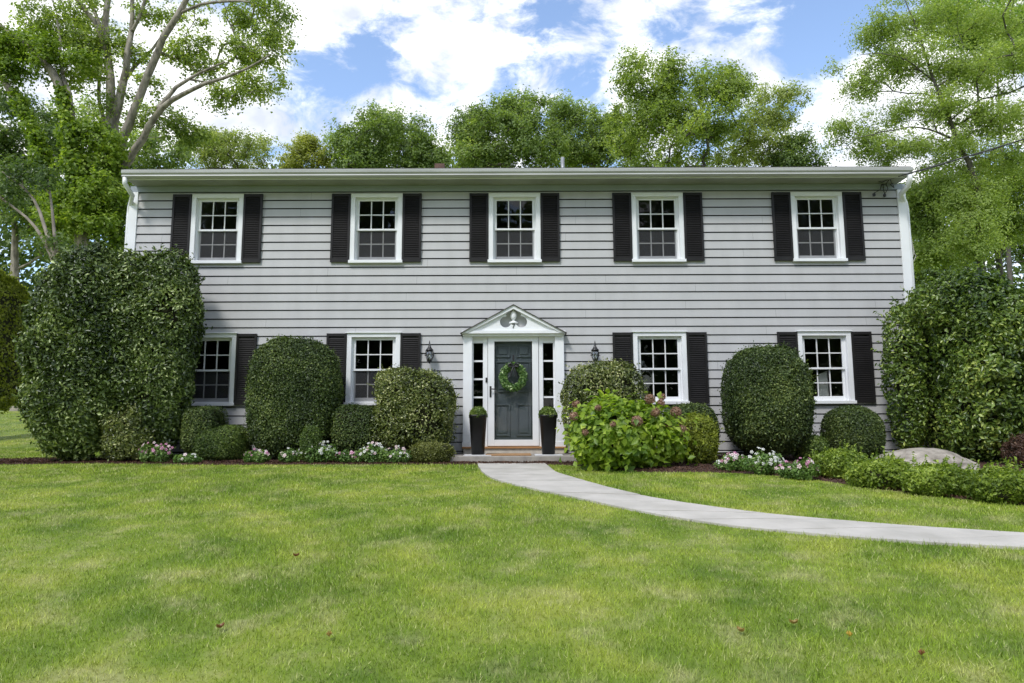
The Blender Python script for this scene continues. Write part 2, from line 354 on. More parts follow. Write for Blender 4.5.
sk = N.new('ShaderNodeVectorMath'); sk.operation = 'MULTIPLY'; sk.inputs[1].default_value = (1.45,1.40,1.38); L.new(sky.outputs[0], sk.inputs[0])
mx = N.new('ShaderNodeMix'); mx.data_type = 'RGBA'; L.new(cover, mx.inputs[0]); L.new(sk.outputs[0], mx.inputs[6]); L.new(cs.outputs[0], mx.inputs[7])
L.new(mx.outputs[2], bg.inputs[0])
sun = bpy.data.lights.new('sun', 'SUN'); sun.energy = 1.5; sun.angle = R(10); sun.color = (1,.98,.94)
so = bpy.data.objects.new('sun', sun); COL.objects.link(so)
sd = Vector((math.sin(SUN_AZ)*math.cos(SUN_EL), math.cos(SUN_AZ)*math.cos(SUN_EL), math.sin(SUN_EL)))
so.rotation_euler = sd.to_track_quat('Z', 'Y').to_euler(); so.location = sd*60
S.view_settings.view_transform = 'Standard'; S.view_settings.look = 'None'; S.view_settings.gamma = 1; S.view_settings.use_curve_mapping = False
S.view_settings.exposure = 0.84
S.cycles.max_bounces = 6; S.cycles.transparent_max_bounces = 12; S.cycles.use_denoising = True

# ------------------------------------------------------------------ ground, mulch, path
def axis(a, b, step, far, growf=1.35):
    c = list(np.arange(a, b+1e-6, step)); s = step; lo, hi = [], []
    x = a
    while x > -far: s *= growf; x -= s; lo.append(x)
    s = step; x = b
    while x < far: s *= growf; x += s; hi.append(x)
    return np.array(lo[::-1]+c+hi)
def sheet(name, X, Y, Z, mat, parent=None):
    ny, nx = X.shape; V = np.stack([X,Y,Z],-1).reshape(-1,3)
    i = np.arange(ny*nx).reshape(ny,nx)
    Fc = np.stack([i[:-1,:-1],i[:-1,1:],i[1:,1:],i[1:,:-1]],-1).reshape(-1,4)
    return npmesh(name, V, Fc, 4, None, mat, parent, True)
gx, gy = np.meshgrid(axis(-22,22,.35,500), axis(-16,24,.35,500))
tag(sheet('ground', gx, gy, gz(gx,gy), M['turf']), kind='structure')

edge_px = [(-260,469),(-60,466),(0,465),(90,464),(200,465.5),(300,465),(400,465),(450,465.2),(470,465.2),(560,465.2),(580,466.5),(600,470),(650,473),(700,473),(760,475),(815,480.5),(880,490),(960,500),(1024,507),(1150,522),(1400,545)]
edge = np.array([G(*p)[:2] for p in edge_px])
def front(x): return np.interp(x, edge[:,0], edge[:,1])
mxs = np.arange(-13.5, 11.5, .08)
def back(x): return np.where(x < -7.25, np.minimum(front(x)+1.05, -.12), np.where(x > 7.6, 3.0, -.005))
tt = np.linspace(0,1,24)[:,None]
Xm = np.repeat(mxs[None,:],24,0); Ym = front(mxs)[None,:]*(1-tt)+back(mxs)[None,:]*tt
Zm = gz(Xm,Ym)+.022+.012*np.sin(Xm*9+Ym*5)*np.sin(Ym*11)-.05*((tt==0)|(tt==1))
tag(sheet('mulch_bed', Xm, Ym, Zm, M['mulch']), kind='structure')

top_px = [(544.5,464.5),(549,468),(557,474),(580,481),(612,490),(645,498),(687,505),(725,510.5),(762,515),(812,520),(862,524),(912,528),(962,531),(1024,535),(1090,538.5),(1200,543),(1400,549)]
bot_px = [(477.5,464.5),(479,469),(484,475),(494,480.5),(512,485.5),(540,492),(572,498.5),(615,508),(662,517.5),(700,523.5),(737,528.5),(785,533.5),(837,538.5),(890,542.5),(937,545.5),(1024,550.5),(1200,559)]
pt = np.array([G(*p)[:2] for p in top_px]); pb = np.array([G(*p)[:2] for p in bot_px])
def resamp(p, n):
    s = np.r_[0, np.cumsum(np.linalg.norm(np.diff(p,axis=0),axis=1))]; t = np.linspace(0, s[-1], n)
    return np.stack([np.interp(t,s,p[:,0]), np.interp(t,s,p[:,1])],1)
def smoothpoly(p, n):
    q = resamp(p, n)
    for _ in range(4): q[1:-1] = (q[:-2]+2*q[1:-1]+q[2:])/4
    return q
NP = 121; pt = smoothpoly(pt, NP); pb = smoothpoly(pb, NP)
path_poly = np.r_[pt, pb[::-1]]
mb = MB(); i = 0
while i < NP-1:
    j = min(NP-1, i+random.choice([8,10,11]))
    g = .026/ max(1e-3, np.linalg.norm(pt[i+1]-pt[i]))   # a narrow joint
    ks = np.linspace(i+g*.5, j-g*.5, 6)
    A = [np.array([np.interp(k, range(NP), pt[:,c]) for c in (0,1)]) for k in ks]
    B = [np.array([np.interp(k, range(NP), pb[:,c]) for c in (0,1)]) for k in ks]
    top = []; off = random.uniform(0,.004)
    for a, b in zip(A, B):
        for q in (a, a*.5+b*.5, b): top.append((q[0], q[1], float(gz(q[0],q[1]))+.022+off))
    fs = []
    for r_ in range(5):
        for c_ in range(2): fs.append((r_*3+c_, (r_+1)*3+c_, (r_+1)*3+c_+1, r_*3+c_+1))
    rim = [0,3,6,9,12,15,16,17,14,11,8,5,2,1]
    low = [(top[k][0],top[k][1],top[k][2]-.06) for k in rim]
    n0 = len(top); fs += [(rim[q], n0+q, n0+(q+1)%14, rim[(q+1)%14]) for q in range(14)]
    mb.add(top+low, fs); i = j
tag(mb.build('path', M['path']), kind='structure')
# mortar bed beneath the slabs
mt = np.linspace(0,1,4)[:,None]
Xp = pt[:,0][None,:]*(1-mt)+pb[:,0][None,:]*mt; Yp = pt[:,1][None,:]*(1-mt)+pb[:,1][None,:]*mt
tag(sheet('path_joint', Xp, Yp, gz(Xp,Yp)+.008, basic('path joint sand', (.15,.14,.12), (.11,.10,.08), scale=20, rough=1)), kind='structure')

def inside(pts, poly):
    x, y = pts[:,0], pts[:,1]; r = np.zeros(len(pts), bool); n = len(poly)
    for k in range(n):
        x1,y1 = poly[k]; x2,y2 = poly[(k+1)%n]
        if y1 == y2: continue
        c = ((y1 > y) != (y2 > y)) & (x < (x2-x1)*(y-y1)/(y2-y1)+x1); r ^= c
    return r
# grass blades
def blades():
    out = []
    dens = [(2.2,5,6500),(5,7,4600),(7,10,3000),(10,14.5,1900)]
    for d0, d1, dn in dens:
        w = .80*d1+2.0; n = int(2*w*(d1-d0)*dn)
        p = np.stack([rng.uniform(-w,w,n), rng.uniform(d0,d1,n)-D],1)
        keep = (np.abs(p[:,0]) < .80*(p[:,1]+D)+1.2)
        out.append(np.c_[p, np.full(n, (d0+d1)/2)][keep])
    n = 60000; p = np.stack([rng.uniform(-24,-7.0,n), rng.uniform(-.3,14,n)],1); out.append(np.c_[p, np.full(n, 16.)])
    n = 12000; p = np.stack([rng.uniform(8,20,n), rng.uniform(3,14,n)],1); out.append(np.c_[p, np.full(n, 16.)])
    A = np.concatenate(out); x, y, d = A.T
    bed = (y > front(x)+.03*rng.standard_normal(len(x))) & (y < back(x)) & (x > -13.4) & (x < 11.4)
    house = (y > -.02) & (x > -7.35) & (x < 7.7)
    step = (np.abs(x-.05) < 1.32) & (y > -1.36)
    k = ~(bed|house|step|inside(A[:,:2]+.022*rng.standard_normal((len(A),2)), path_poly))
    A = A[k]; x, y, d = A.T; n = len(A)
    z = gz(x,y)
    ln = (.022+.026*rng.random(n))*(1+.25*np.sin(x*1.3)*np.sin(y*1.1)); w = (.0022+.0018*rng.random(n))*np.clip(d/5,1,2.6)
    a = rng.uniform(0,2*np.pi,n); lean = rng.uniform(.15,1.15,n); la = rng.uniform(0,2*np.pi,n)
    side = np.stack([np.cos(a), np.sin(a), 0*a],1)*w[:,None]
    base = np.stack([x,y,z-.004],1)
    tip = base+np.stack([np.cos(la)*np.sin(lean), np.sin(la)*np.sin(lean), np.cos(lean)],1)*ln[:,None]
    V = np.stack([base-side, base+side, tip],1).reshape(-1,3)
    Fc = np.arange(3*n).reshape(-1,3)
    return npmesh('lawn_grass', V, Fc, 3, rng.random(n), M['blade'])
tag(blades(), 'short mown green grass with straw coloured patches', 'grass', kind='stuff')

# ------------------------------------------------------------------ leaf clouds
def unit(v): return v/np.maximum(1e-9, np.linalg.norm(v, axis=1, keepdims=True))
def leaves(pts, nrm_, L_, asp=.5, rnd=.7, fold=.25, droop=0., up=.25):
    """one folded two-triangle leaf per point; nrm_ is the way it faces"""
    n = len(pts); L_ = np.broadcast_to(L_, n)*rng.uniform(.7,1.25,n)
    nn = unit(nrm_ + rnd*rng.standard_normal((n,3)) + np.array([0,0,up]))
    t = rng.standard_normal((n,3)); t[:,2] -= droop; t = unit(t - nn*np.sum(t*nn,1,keepdims=True)); s = np.cross(nn, t)
    hw = (L_*asp*.5)[:,None]; Lc = L_[:,None]
    b = pts - t*Lc*.5; tip = pts + t*Lc*.5 - nn*Lc*.12
    l = pts - s*hw + nn*Lc*fold*.4 - t*Lc*.05; r = pts + s*hw + nn*Lc*fold*.4 - t*Lc*.05
    V = np.stack([b,r,tip,l],1).reshape(-1,3)
    i = np.arange(n)[:,None]*4
    Fc = np.concatenate([np.concatenate([i,i+1,i+2],1)[:,None,:], np.concatenate([i,i+2,i+3],1)[:,None,:]],1).reshape(-1,3)
    return V, Fc
def merge(parts):
    Vs, Fs, o = [], [], 0
    for V, Fc in parts: Vs.append(V); Fs.append(Fc+o); o += len(V)
    return np.concatenate(Vs), np.concatenate(Fs)
class Lump:
    """smooth pseudo-noise on 3-D points"""
    def __init__(s, freq, n=10):
        s.k = rng.standard_normal((n,3))*freq; s.p = rng.uniform(0,6.28,n); s.n = n
    def __call__(s, p): return np.sin(p@s.k.T+s.p).sum(1)/math.sqrt(s.n)
def dirs(n, front=.0):
    d = unit(rng.standard_normal((n,3)))
    if front:
        f = rng.random(n) < front; d[f,1] = -np.abs(d[f,1])
    return d
def sup_r(d, r, p):
    return 1/((np.abs(d[:,0]/r[0])**p+np.abs(d[:,1]/r[1])**p+np.abs(d[:,2]/r[2])**p)**(1/p))
def sup_n(q, r, p):
    return unit(np.sign(q)*np.abs(q/np.array(r))**(p-1)/np.array(r))
def blob_points(c, r, p, n, depth, lump, amp, flat_low=None, front=.45, openness=0, lumpf_f=9):
    d = dirs(n, front)
    # spread evenly over boxier shapes
    d = unit(d*np.array(r)); rr = sup_r(d, r, p)
    u = 1-depth*np.abs(rng.standard_normal(n))*.6+(rng.random(n) < .10)*depth*rng.random(n)*.9
    q0 = d*rr[:,None]; nz = lump(q0+c)
    fine = Lump(lumpf_f, 14)(q0+c)
    q = q0*(u*(1+amp*nz+amp*.8*fine))[:,None]
    keep = np.ones(n, bool)
    if openness:
        l2 = Lump(7, 14); keep &= (l2(q0+c) > -1.9+openness) | (rng.random(n) < .25)
    return (q+c)[keep], sup_n(q0, r, p)[keep]
shrubs = {}
def shrub(name, label, cat, px0, px1, py0, py1, Y, mat, leaf, n, p=2.6, ry=None, depth=.06, amp=.03, lumpf=3., group=None, asp=.5, rnd=.7, extra=(), openness=0, stems=True, core=.86, up=.25, sprigs=0, lo_trim=True, droop=0):
    if Y is None: Y = float(G((px0+px1)/2, py1)[1])+(ry or .4)*.85
    a = P(px0, (py0+py1)/2, Y); b = P(px1, (py0+py1)/2, Y); top = P((px0+px1)/2, py0, Y)[2]; bot = P((px0+px1)/2, py1, Y)[2]
    cx = (a[0]+b[0])/2; rx = (b[0]-a[0])/2; g = float(gz(cx,Y)); bot = max(bot, g-.05)
    ry = ry or rx*.9
    if px1 < 662 and abs(cx) < 7.2 and not name.startswith('hyd'):      # between the wall and the edge of the bed
        fr_ = float(front(cx)); ry = min(ry, (-fr_-.48)/2); Y0_ = Y; Y = min(max(Y, fr_+(.42 if ry > .47 else .06)+ry), -.10-ry)
        a = P(px0, (py0+py1)/2, Y); b = P(px1, (py0+py1)/2, Y); top = P((px0+px1)/2, py0, Y)[2]; bot = max(P((px0+px1)/2, py1, Y)[2], float(gz(cx,Y))-.05); cx = (a[0]+b[0])/2; rx = (b[0]-a[0])/2
    rz = (top-bot)/2; c = np.array([cx, Y, bot+rz])
    root = empty(name, (cx, Y, g), label, cat, group)
    blobs = [(c, (rx,ry,rz), p, 1.0)]
    for ex in extra:   # extra lobes: px0,px1,py0,py1,Y,share
        a2 = P(ex[0],(ex[2]+ex[3])/2,ex[4]); b2 = P(ex[1],(ex[2]+ex[3])/2,ex[4]); t2 = P((ex[0]+ex[1])/2,ex[2],ex[4])[2]; z2 = P((ex[0]+ex[1])/2,ex[3],ex[4])[2]
        r2 = ((b2[0]-a2[0])/2, (b2[0]-a2[0])/2*.9, (t2-z2)/2)
        blobs.append((np.array([(a2[0]+b2[0])/2, ex[4], (t2+z2)/2]), r2, 2.3, ex[5]))
    Lp = Lump(lumpf)
    # perspective: the near flank looks wider than the middle plane, so fit the outline
    dd = dirs(4000); dd = unit(dd*np.array(blobs[0][1]))
    for _ in range(5):
        c_, r_, p_, s_ = blobs[0]; q = c_+dd*(sup_r(dd,r_,p_)*(1+.5*amp))[:,None]; q = q[q[:,2] > gz(q[:,0],q[:,1])]
        X_, Y_ = proj(q); x0_, x1_, y0_ = X_.min(), X_.max(), Y_.min(); k_ = (Y+D)/F
        dx = ((px0-x0_)+(px1-x1_))/2*k_; dw = ((px1-px0)-(x1_-x0_))/2*k_; dz = -(py0-y0_)*k_
        r2_ = (max(.05,r_[0]+dw), r_[1], max(.05,r_[2]+dz/2)); blobs[0] = (c_+np.array([dx,0,dz/2]), r2_, p_, s_)
    c, (rx,ry,rz) = blobs[0][0], blobs[0][1]; cx = c[0]
    pts, nr = [], []
    for c_, r_, p_, sh in blobs:
        q, w = blob_points(c_, r_, p_, int(n*sh), depth, Lp, amp, openness=openness)
        pts.append(q); nr.append(w)
    pts = np.concatenate(pts); nr = np.concatenate(nr)
    if sprigs:   # shoots standing out of the clipped surface
        k = rng.integers(0, len(pts), sprigs); top_ok = nr[k,2] > -.2; k = k[top_ok]
        for kk in k:
            m_ = 6; t = np.linspace(.2,1,m_)[:,None]; dirn = unit((nr[kk]+.5*rng.standard_normal(3)+[0,0,.6])[None])[0]
            L0 = leaf*rng.uniform(1.5,3.5); qq = pts[kk]+dirn*t*L0
            pts = np.concatenate([pts, qq]); nr = np.concatenate([nr, unit(rng.standard_normal((m_,3))+dirn)])
    keep = pts[:,2] > gz(pts[:,0],pts[:,1])+.02
    pts, nr = pts[keep], nr[keep]
    V, Fc = leaves(pts, nr, leaf, asp, rnd, up=up, droop=droop)
    hgt = np.clip((pts[:,2]-bot)/(top-bot),0,1)
    var = rng.beta(1.3,1.6,len(pts))  # wide spread, so speckled highlights are painted by leaf colour
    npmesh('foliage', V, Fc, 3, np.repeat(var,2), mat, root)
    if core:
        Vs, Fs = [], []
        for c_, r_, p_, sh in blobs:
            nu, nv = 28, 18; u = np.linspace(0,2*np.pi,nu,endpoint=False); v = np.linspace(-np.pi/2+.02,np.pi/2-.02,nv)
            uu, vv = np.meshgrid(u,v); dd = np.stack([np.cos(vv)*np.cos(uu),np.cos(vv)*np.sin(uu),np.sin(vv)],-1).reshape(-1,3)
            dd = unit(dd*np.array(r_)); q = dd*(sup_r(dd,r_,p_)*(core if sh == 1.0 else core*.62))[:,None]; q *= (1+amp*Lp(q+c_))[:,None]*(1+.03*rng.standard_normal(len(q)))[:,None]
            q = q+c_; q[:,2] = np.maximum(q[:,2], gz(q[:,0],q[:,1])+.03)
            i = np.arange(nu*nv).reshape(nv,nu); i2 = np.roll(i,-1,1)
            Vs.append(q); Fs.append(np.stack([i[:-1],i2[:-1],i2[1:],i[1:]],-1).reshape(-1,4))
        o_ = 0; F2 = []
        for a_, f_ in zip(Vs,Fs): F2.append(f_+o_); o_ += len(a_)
        npmesh('shade_core', np.concatenate(Vs), np.concatenate(F2), 4, None, M['twig_shade'], root, True)  # closed dark blob standing in for the shade inside the shrub
    if stems:
        mb = MB()
        for k in range(6):
            a_ = rng.uniform(0,6.28); q0 = np.array([cx+.1*rx*math.cos(a_), Y+.1*ry*math.sin(a_), g-.05]); q1 = c+np.array([math.cos(a_)*rx*.6, math.sin(a_)*ry*.6, 0])
            mb.tube([q0, q0*.5+q1*.5+[0,0,-.05], q1], [.02,.015,.008], 5)
        mb.build('stem', M['bark_dark'], root)
    return root

# ------------------------------------------------------------------ trees
def frusta(nodes, parent, rad, ns=6):
    e = np.array([i for i in range(len(nodes)) if parent[i] >= 0])
    a = nodes[[parent[i] for i in e]]; b = nodes[e]; ra = rad[[parent[i] for i in e]]; rb = rad[e]
    ra = np.minimum(ra, rb*1.35+.004)
    t = unit(b-a); ref = np.where(np.abs(t[:,2:3]) > .9, np.array([[1.,0,0]]), np.array([[0,0,1.]])); s = unit(np.cross(t,ref)); w = np.cross(t,s)
    ang = np.arange(ns)*2*np.pi/ns
    ring = s[:,None,:]*np.cos(ang)[None,:,None]+w[:,None,:]*np.sin(ang)[None,:,None]
    A = a[:,None,:]+ring*ra[:,None,None]; B = (b+t*rb[:,None]*.25)[:,None,:]+ring*rb[:,None,None]
    V = np.concatenate([A,B],1).reshape(-1,3); k = np.arange(ns); k2 = (k+1)%ns
    f = np.stack([k,k2,k2+ns,k+ns],1)[None]+(np.arange(len(e))*2*ns)[:,None,None]
    return V, f.reshape(-1,4)
def tree(name, label, Y, base, blobs, mat, bark, clumps=60, clump_r=.7, leaf=.13, per=150, group='', limbs=(), trunk_r=.25, flat=.7, tip_r=.012, cat='tree', asp=.6, depthk=.8, shell=.55, ivy=None, sag=0., rndn=.6, seedjit=.25, up=.4, stem_top=.35):
    """blobs: (px, py, rpx, rpy, weight[, dY]) in the crown at distance Y; limbs: polylines of (px,py,dY,radius)"""
    bx = P(base[0], base[1], Y); g = float(gz(bx[0], Y)); root = empty(name, (bx[0],Y,g), label, cat, group or None)
    mpp = (Y+D)/F
    cl = []; cr_ = []; W_ = sum(b[4] for b in blobs)
    for b in blobs:
        dY = b[5] if len(b) > 5 else 0
        c = P(b[0], b[1], Y+dY); r = np.array([b[2]*mpp, b[2]*mpp*depthk, b[3]*mpp]); k = max(1, int(round(clumps*b[4]/W_)))
        d = dirs(k); u = shell+(1-shell)*rng.random(k)**.6
        q = c+d*r*u[:,None]; cl.append(q); cr_.append(np.full(k, clump_r)*rng.uniform(.5,1.4,k)*(b[6] if len(b) > 6 else 1))
    cl = np.concatenate(cl); cr_ = np.concatenate(cr_)
    nodes, par, fixed = [], [], []
    def addline(pts, rs, p0):
        prev = p0
        for q, r in zip(pts, rs):
            nodes.append(np.array(q, float)); par.append(prev); fixed.append(r); prev = len(nodes)-1
        return prev
    cc = (cl*1).mean(0)
    base_w = np.array([bx[0], Y, g-.2])
    if not limbs:
        topz = g+(cl[:,2].max()-g)*(.62+.15*rng.random()); topp = np.array([cc[0], cc[1], topz])
        n_ = 14; t = np.linspace(0,1,n_); jit = np.cumsum(rng.standard_normal((n_,3))*[.06,.06,0],0)*mpp*8
        line = base_w+(topp-base_w)*t[:,None]+jit*t[:,None]
        addline(line, trunk_r*(1-t*.8)**.9, -1)
    else:
        ends = []
        for li in limbs:
            q = np.array([P(a[0],a[1],Y+a[2]) for a in li]); rs = np.array([a[3] for a in li])
            s = np.r_[0,np.cumsum(np.linalg.norm(np.diff(q,axis=0),axis=1))]; n_ = max(3,int(s[-1]/.35)); t = np.linspace(0,s[-1],n_)
            qq = np.stack([np.interp(t,s,q[:,k]) for k in range(3)],1)
            for _ in range(3): qq[1:-1] = (qq[:-2]+2*qq[1:-1]+qq[2:])/4
            qq[1:-1] += rng.standard_normal((n_-2,3))*.02
            rr = np.interp(t,s,rs)
            if not nodes: st = -1; 
            else:
                A = np.array(nodes); st = int(np.argmin(np.linalg.norm(A-qq[0],axis=1)))
                if np.linalg.norm(A[st]-qq[0]) > 2.5: st = -1
            addline(qq, rr, st)
    order = np.argsort(np.linalg.norm(cl-np.array(nodes).mean(0), axis=1))
    for ci in order:
        c = cl[ci]; A = np.array(nodes); dd = A-c; dist = np.linalg.norm(dd,axis=1)
        cost = dist+1.2*np.maximum(0, dd[:,2]+.15*dist); cost[:3] += 3
        k = int(np.argmin(cost)); a = A[k]; L_ = dist[k]; m_ = max(2,int(L_/.55))
        t = np.linspace(0,1,m_+1)[1:,None]; mid = np.array([0,0,(.10+sag)*L_])
        line = a+(c-a)*t+mid*(4*t*(1-t))*.5+rng.standard_normal((m_,3))*.05*L_*np.sin(np.pi*t)*seedjit*2
        addline(line, [0]*m_, k)
    nodes = np.array(nodes); n = len(nodes); cnt = np.zeros(n)
    haschild = np.zeros(n,bool)
    for i in range(n):
        if par[i] >= 0: haschild[par[i]] = True
    for i in range(n-1,-1,-1):
        if not haschild[i]: cnt[i] += 1
        if par[i] >= 0: cnt[par[i]] += cnt[i]
    rad = tip_r*np.maximum(cnt,1)**.48; rad = np.maximum(rad*(np.array(fixed)==0), np.array(fixed))
    V, Fc = frusta(nodes, par, rad, 8 if limbs else 6)
    npmesh('trunk', V, Fc, 4, None, bark, root, True)
    pts, nr = [], []
    for c, r in zip(cl, cr_):
        k = int(per*(r/clump_r)**2*rng.uniform(.75,1.2)); nt_ = rng.integers(9,17); tw = unit(rng.standard_normal((nt_,3))+np.array([0,0,.25])); tl = rng.uniform(.55,1.25,nt_)
        j = rng.integers(0,nt_,k); s_ = rng.uniform(.25,1.08,k)**.7
        ex = np.array([rng.uniform(.8,1.35), rng.uniform(.8,1.35), flat*rng.uniform(.8,1.2)])
        d = tw[j]; q = c+d*(s_*tl[j])[:,None]*r*ex-np.array([0,0,.12])*(s_**2*r)[:,None]; q += (.07+.10*s_)[:,None]*r*rng.standard_normal((k,3)); pts.append(q); nr.append(d*.6+unit(q-c)*.6+[0,0,up])
    pts = np.concatenate(pts); nr = np.concatenate(nr)
    V, Fc = leaves(pts, nr, leaf, asp, rndn)
    npmesh('crown', V, Fc, 3, np.repeat(rng.beta(2,2.2,len(pts)),2), mat, root)
    if ivy:
        pts, nr = [], []
        for (i0, i1, rr, k) in [(b_[0],b_[1],b_[2],b_[3]) for b_ in ivy]:
            a = P(*i0[:2], Y+i0[2]); b = P(*i1[:2], Y+i1[2]); t = rng.random(k)[:,None]; d = unit(rng.standard_normal((k,3)))
            lump = .6+.5*np.sin(t*25+i0[0])
            q = a+(b-a)*t+d*rr*(rng.random((k,1))**.4)*lump; pts.append(q); nr.append(d)
        pts = np.concatenate(pts); nr = np.concatenate(nr); V, Fc = leaves(pts, nr, .12, .8, .6)
        npmesh('ivy', V, Fc, 3, np.repeat(rng.beta(2,2.2,len(pts)),2), M['ivy'], root)
    return root
# ------------------------------------------------------------------ the house
XL = P(131.2,193,0)[0]; XR = P(904.3,191,0)[0]      # outer faces of the corner boards
SXL, SXR = XL+.16, XR-.16
ZT = P(512,192.1,0)[2]; ZS = P(512,185.7,0)[2]; ZB = .04
house = empty('house', ((XL+XR)/2, 0, 0), 'long two storey colonial house with pale grey clapboards and black shutters', 'house')
def zx(px, py, Y=0): p = P(px,py,Y); return p[0], p[2]
uppers = [(191,244,194,263.6),(350,403.3,194,263.4),(488.6,540.5,194,263.2),(631,684,194,263),(789.8,844.3,193,262.5)]
lowers = [(182,236.5,334.5,405),(347,400,333.5,405.5),(633,687,332,405),(797,853,331.5,404)]
wins = []
for k, (a,b,t,s) in enumerate(uppers+lowers):
    mid = (t+s)/2; x0 = zx(a,mid)[0]; x1 = zx(b,mid)[0]; z1 = zx((a+b)/2,t)[1]; z0 = zx((a+b)/2,s)[1]
    wins.append((x0,x1,z0,z1,k))
# same size windows: keep each centre, share width and height
wU = np.mean([w[1]-w[0] for w in wins[:5]])*.975; wL = np.mean([w[1]-w[0] for w in wins[5:]])*.985
zU1 = np.mean([w[3] for w in wins[:5]]); zU0 = np.mean([w[2] for w in wins[:5]]); zL1 = np.mean([w[3] for w in wins[5:]]); zL0 = np.mean([w[2] for w in wins[5:]])
wins = [((w[0]+w[1])/2-(wU if k < 5 else wL)/2, (w[0]+w[1])/2+(wU if k < 5 else wL)/2, zU0 if k < 5 else zL0, zU1 if k < 5 else zL1, k) for k, w in enumerate(wins)]
CW = .088; CT = .078      # casing width
EX0 = zx(463.2,400)[0]; EX1 = zx(564.3,400)[0]; EZ1 = zx(512,335,0)[1]; EZ0 = zx(512,447,0)[1]
openings = [(w[0]+.05, w[1]-.05, w[2]+.05, w[3]-.05) for w in wins]+[(EX0+.05, EX1-.05, -.5, EZ1-.02)]
LAP = .1684; PR = .024
# clapboards: every course leans out towards its lower edge, over a groove painted as its shadow
mb = MB(); nC = int((ZT-ZB)/LAP)+1
for c in range(nC):
    zt = ZT-c*LAP; zb = max(zt-LAP, ZB)
    gz_ = zb+.019; yb = -PR; slope = (PR-.006)/(zt-gz_)
    fy = lambda z: yb+slope*(z-gz_)
    cuts = sorted({gz_, zt}|{z for o in openings for z in (o[2],o[3]) if gz_ < z < zt})
    for q, (za, zb2) in enumerate(zip(cuts[:-1], cuts[1:])):
        zm = (za+zb2)/2; segs = [(SXL,SXR)]
        for o in openings:
            if o[2] < zm < o[3]:
                ns = []
                for a,b in segs:
                    if o[0] > a and o[1] < b: ns += [(a,o[0]),(o[1],b)]
                    else: ns.append((a,b))
                segs = ns
        # butt joints, staggered
        fin = []
        for a,b in segs:
            x = a; js = [j for j in ((c*1.73+k*3.66) % 15.2-7.6 for k in range(3)) if a+.4 < j < b-.4]; js.sort()
            for j in js: fin.append((x,j-.0012)); x = j+.0012
            fin.append((x,b))
        for a,b in fin:
            mb.add([(a,fy(za),za),(b,fy(za),za),(b,fy(zb2),zb2),(a,fy(zb2),zb2)], [(0,1,2,3)])
            if q == 0:
                mb.add([(a,yb,za),(b,yb,za),(b,.004,za),(a,.004,za)], [(3,2,1,0)], 1)
                mb.add([(a,.004,za-.019),(b,.004,za-.019),(b,.004,za+.001),(a,.004,za+.001)], [(0,1,2,3)], 1)
wall = mb.build('wall', [M['siding'], M['lap_shade']], house)
HD = 9.0
mb = MB()   # side and back walls, rooms behind the windows
mb.box(XL+.01, XL+.12, .03, HD, -.1, ZS); mb.box(XR-.12, XR-.01, .03, HD, -.1, ZS); mb.box(XL+.01, XR-.01, HD, HD+.1, -.1, ZS)
sd_ = mb.build('side_wall', M['siding'], house)
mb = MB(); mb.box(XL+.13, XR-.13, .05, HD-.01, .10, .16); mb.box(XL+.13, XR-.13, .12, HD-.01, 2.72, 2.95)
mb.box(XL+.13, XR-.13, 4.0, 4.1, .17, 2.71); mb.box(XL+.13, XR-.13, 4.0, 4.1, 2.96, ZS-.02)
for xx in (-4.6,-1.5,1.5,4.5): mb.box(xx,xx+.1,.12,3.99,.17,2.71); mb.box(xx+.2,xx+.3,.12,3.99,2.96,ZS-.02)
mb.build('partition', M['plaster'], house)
# sheathing right behind the boards, with the same openings
mb = MB(); xs = sorted({XL+.125, XR-.125}|{v for o in openings for v in (o[0],o[1])}); zs = sorted({.0, ZS-.01}|{v for o in openings for v in (o[2],o[3]) if v > 0})
for a,b in zip(xs[:-1],xs[1:]):
    for c,d in zip(zs[:-1],zs[1:]):
        mx_, mz_ = (a+b)/2,(c+d)/2
        if not any(o[0] < mx_ < o[1] and o[2] < mz_ < o[3] for o in openings): mb.box(a,b,.006,.11,c,d)
mb.build('sheathing', M['lap_shade'], house)
MB().box(XL+.02, XR-.02, .0, .02, -.4, ZB+.004).build('foundation', basic('foundation parging', (.20,.20,.20), (.13,.13,.13), scale=8, rough=.95), house)
for xa in (XL, XR-.16):
    mb = MB(); mb.box(xa, xa+.16, -.038, .03, -.02, ZT+.014)
    mb.box(xa+(0 if xa == XL else .13), xa+(.03 if xa == XL else .16), .031, .16, -.02, ZS)
    mb.build('corner_board', M['trim'], house, bevel=.004)
MB().box(SXL, SXR, -.002, .004, ZT-.001, ZT+.014).build('painted_shadow', M['lap_shade'], house)  # dark strip drawn in as the shadow line below the frieze
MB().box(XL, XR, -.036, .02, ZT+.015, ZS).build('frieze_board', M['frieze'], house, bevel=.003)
# eave
OV = .40; YE = -OV; GE = -.53; RX0, RX1 = P(123.5,172,-.5)[0], P(910.5,170,-.5)[0]
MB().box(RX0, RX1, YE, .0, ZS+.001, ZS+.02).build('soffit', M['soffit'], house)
zg1 = P(512,168.3,GE)[2]; zg0 = P(512,175.6,GE)[2]
MB().box(RX0, RX1, YE-.022, YE-.001, ZS-.01, zg1-.01).build('fascia', M['trim'], house)
mb = MB()   # ogee gutter
prof = [(YE-.024, zg1-.004),(YE-.024, zg0),(YE-.075, zg0-.004),(GE+.015, zg0+.025),(GE+.03, zg0+.055),(GE+.004, zg0+.085),(GE, zg1-.014),(GE, zg1),(GE+.012, zg1),(GE+.012,zg1-.02),(GE+.04,zg0+.06),(YE-.03,zg0+.02)]
mb.xprism(prof, RX0-.03, RX1+.03); mb.build('gutter', M['gutter'], house)
RZ = zg1+.016; RH = .30*(HD/2+OV)
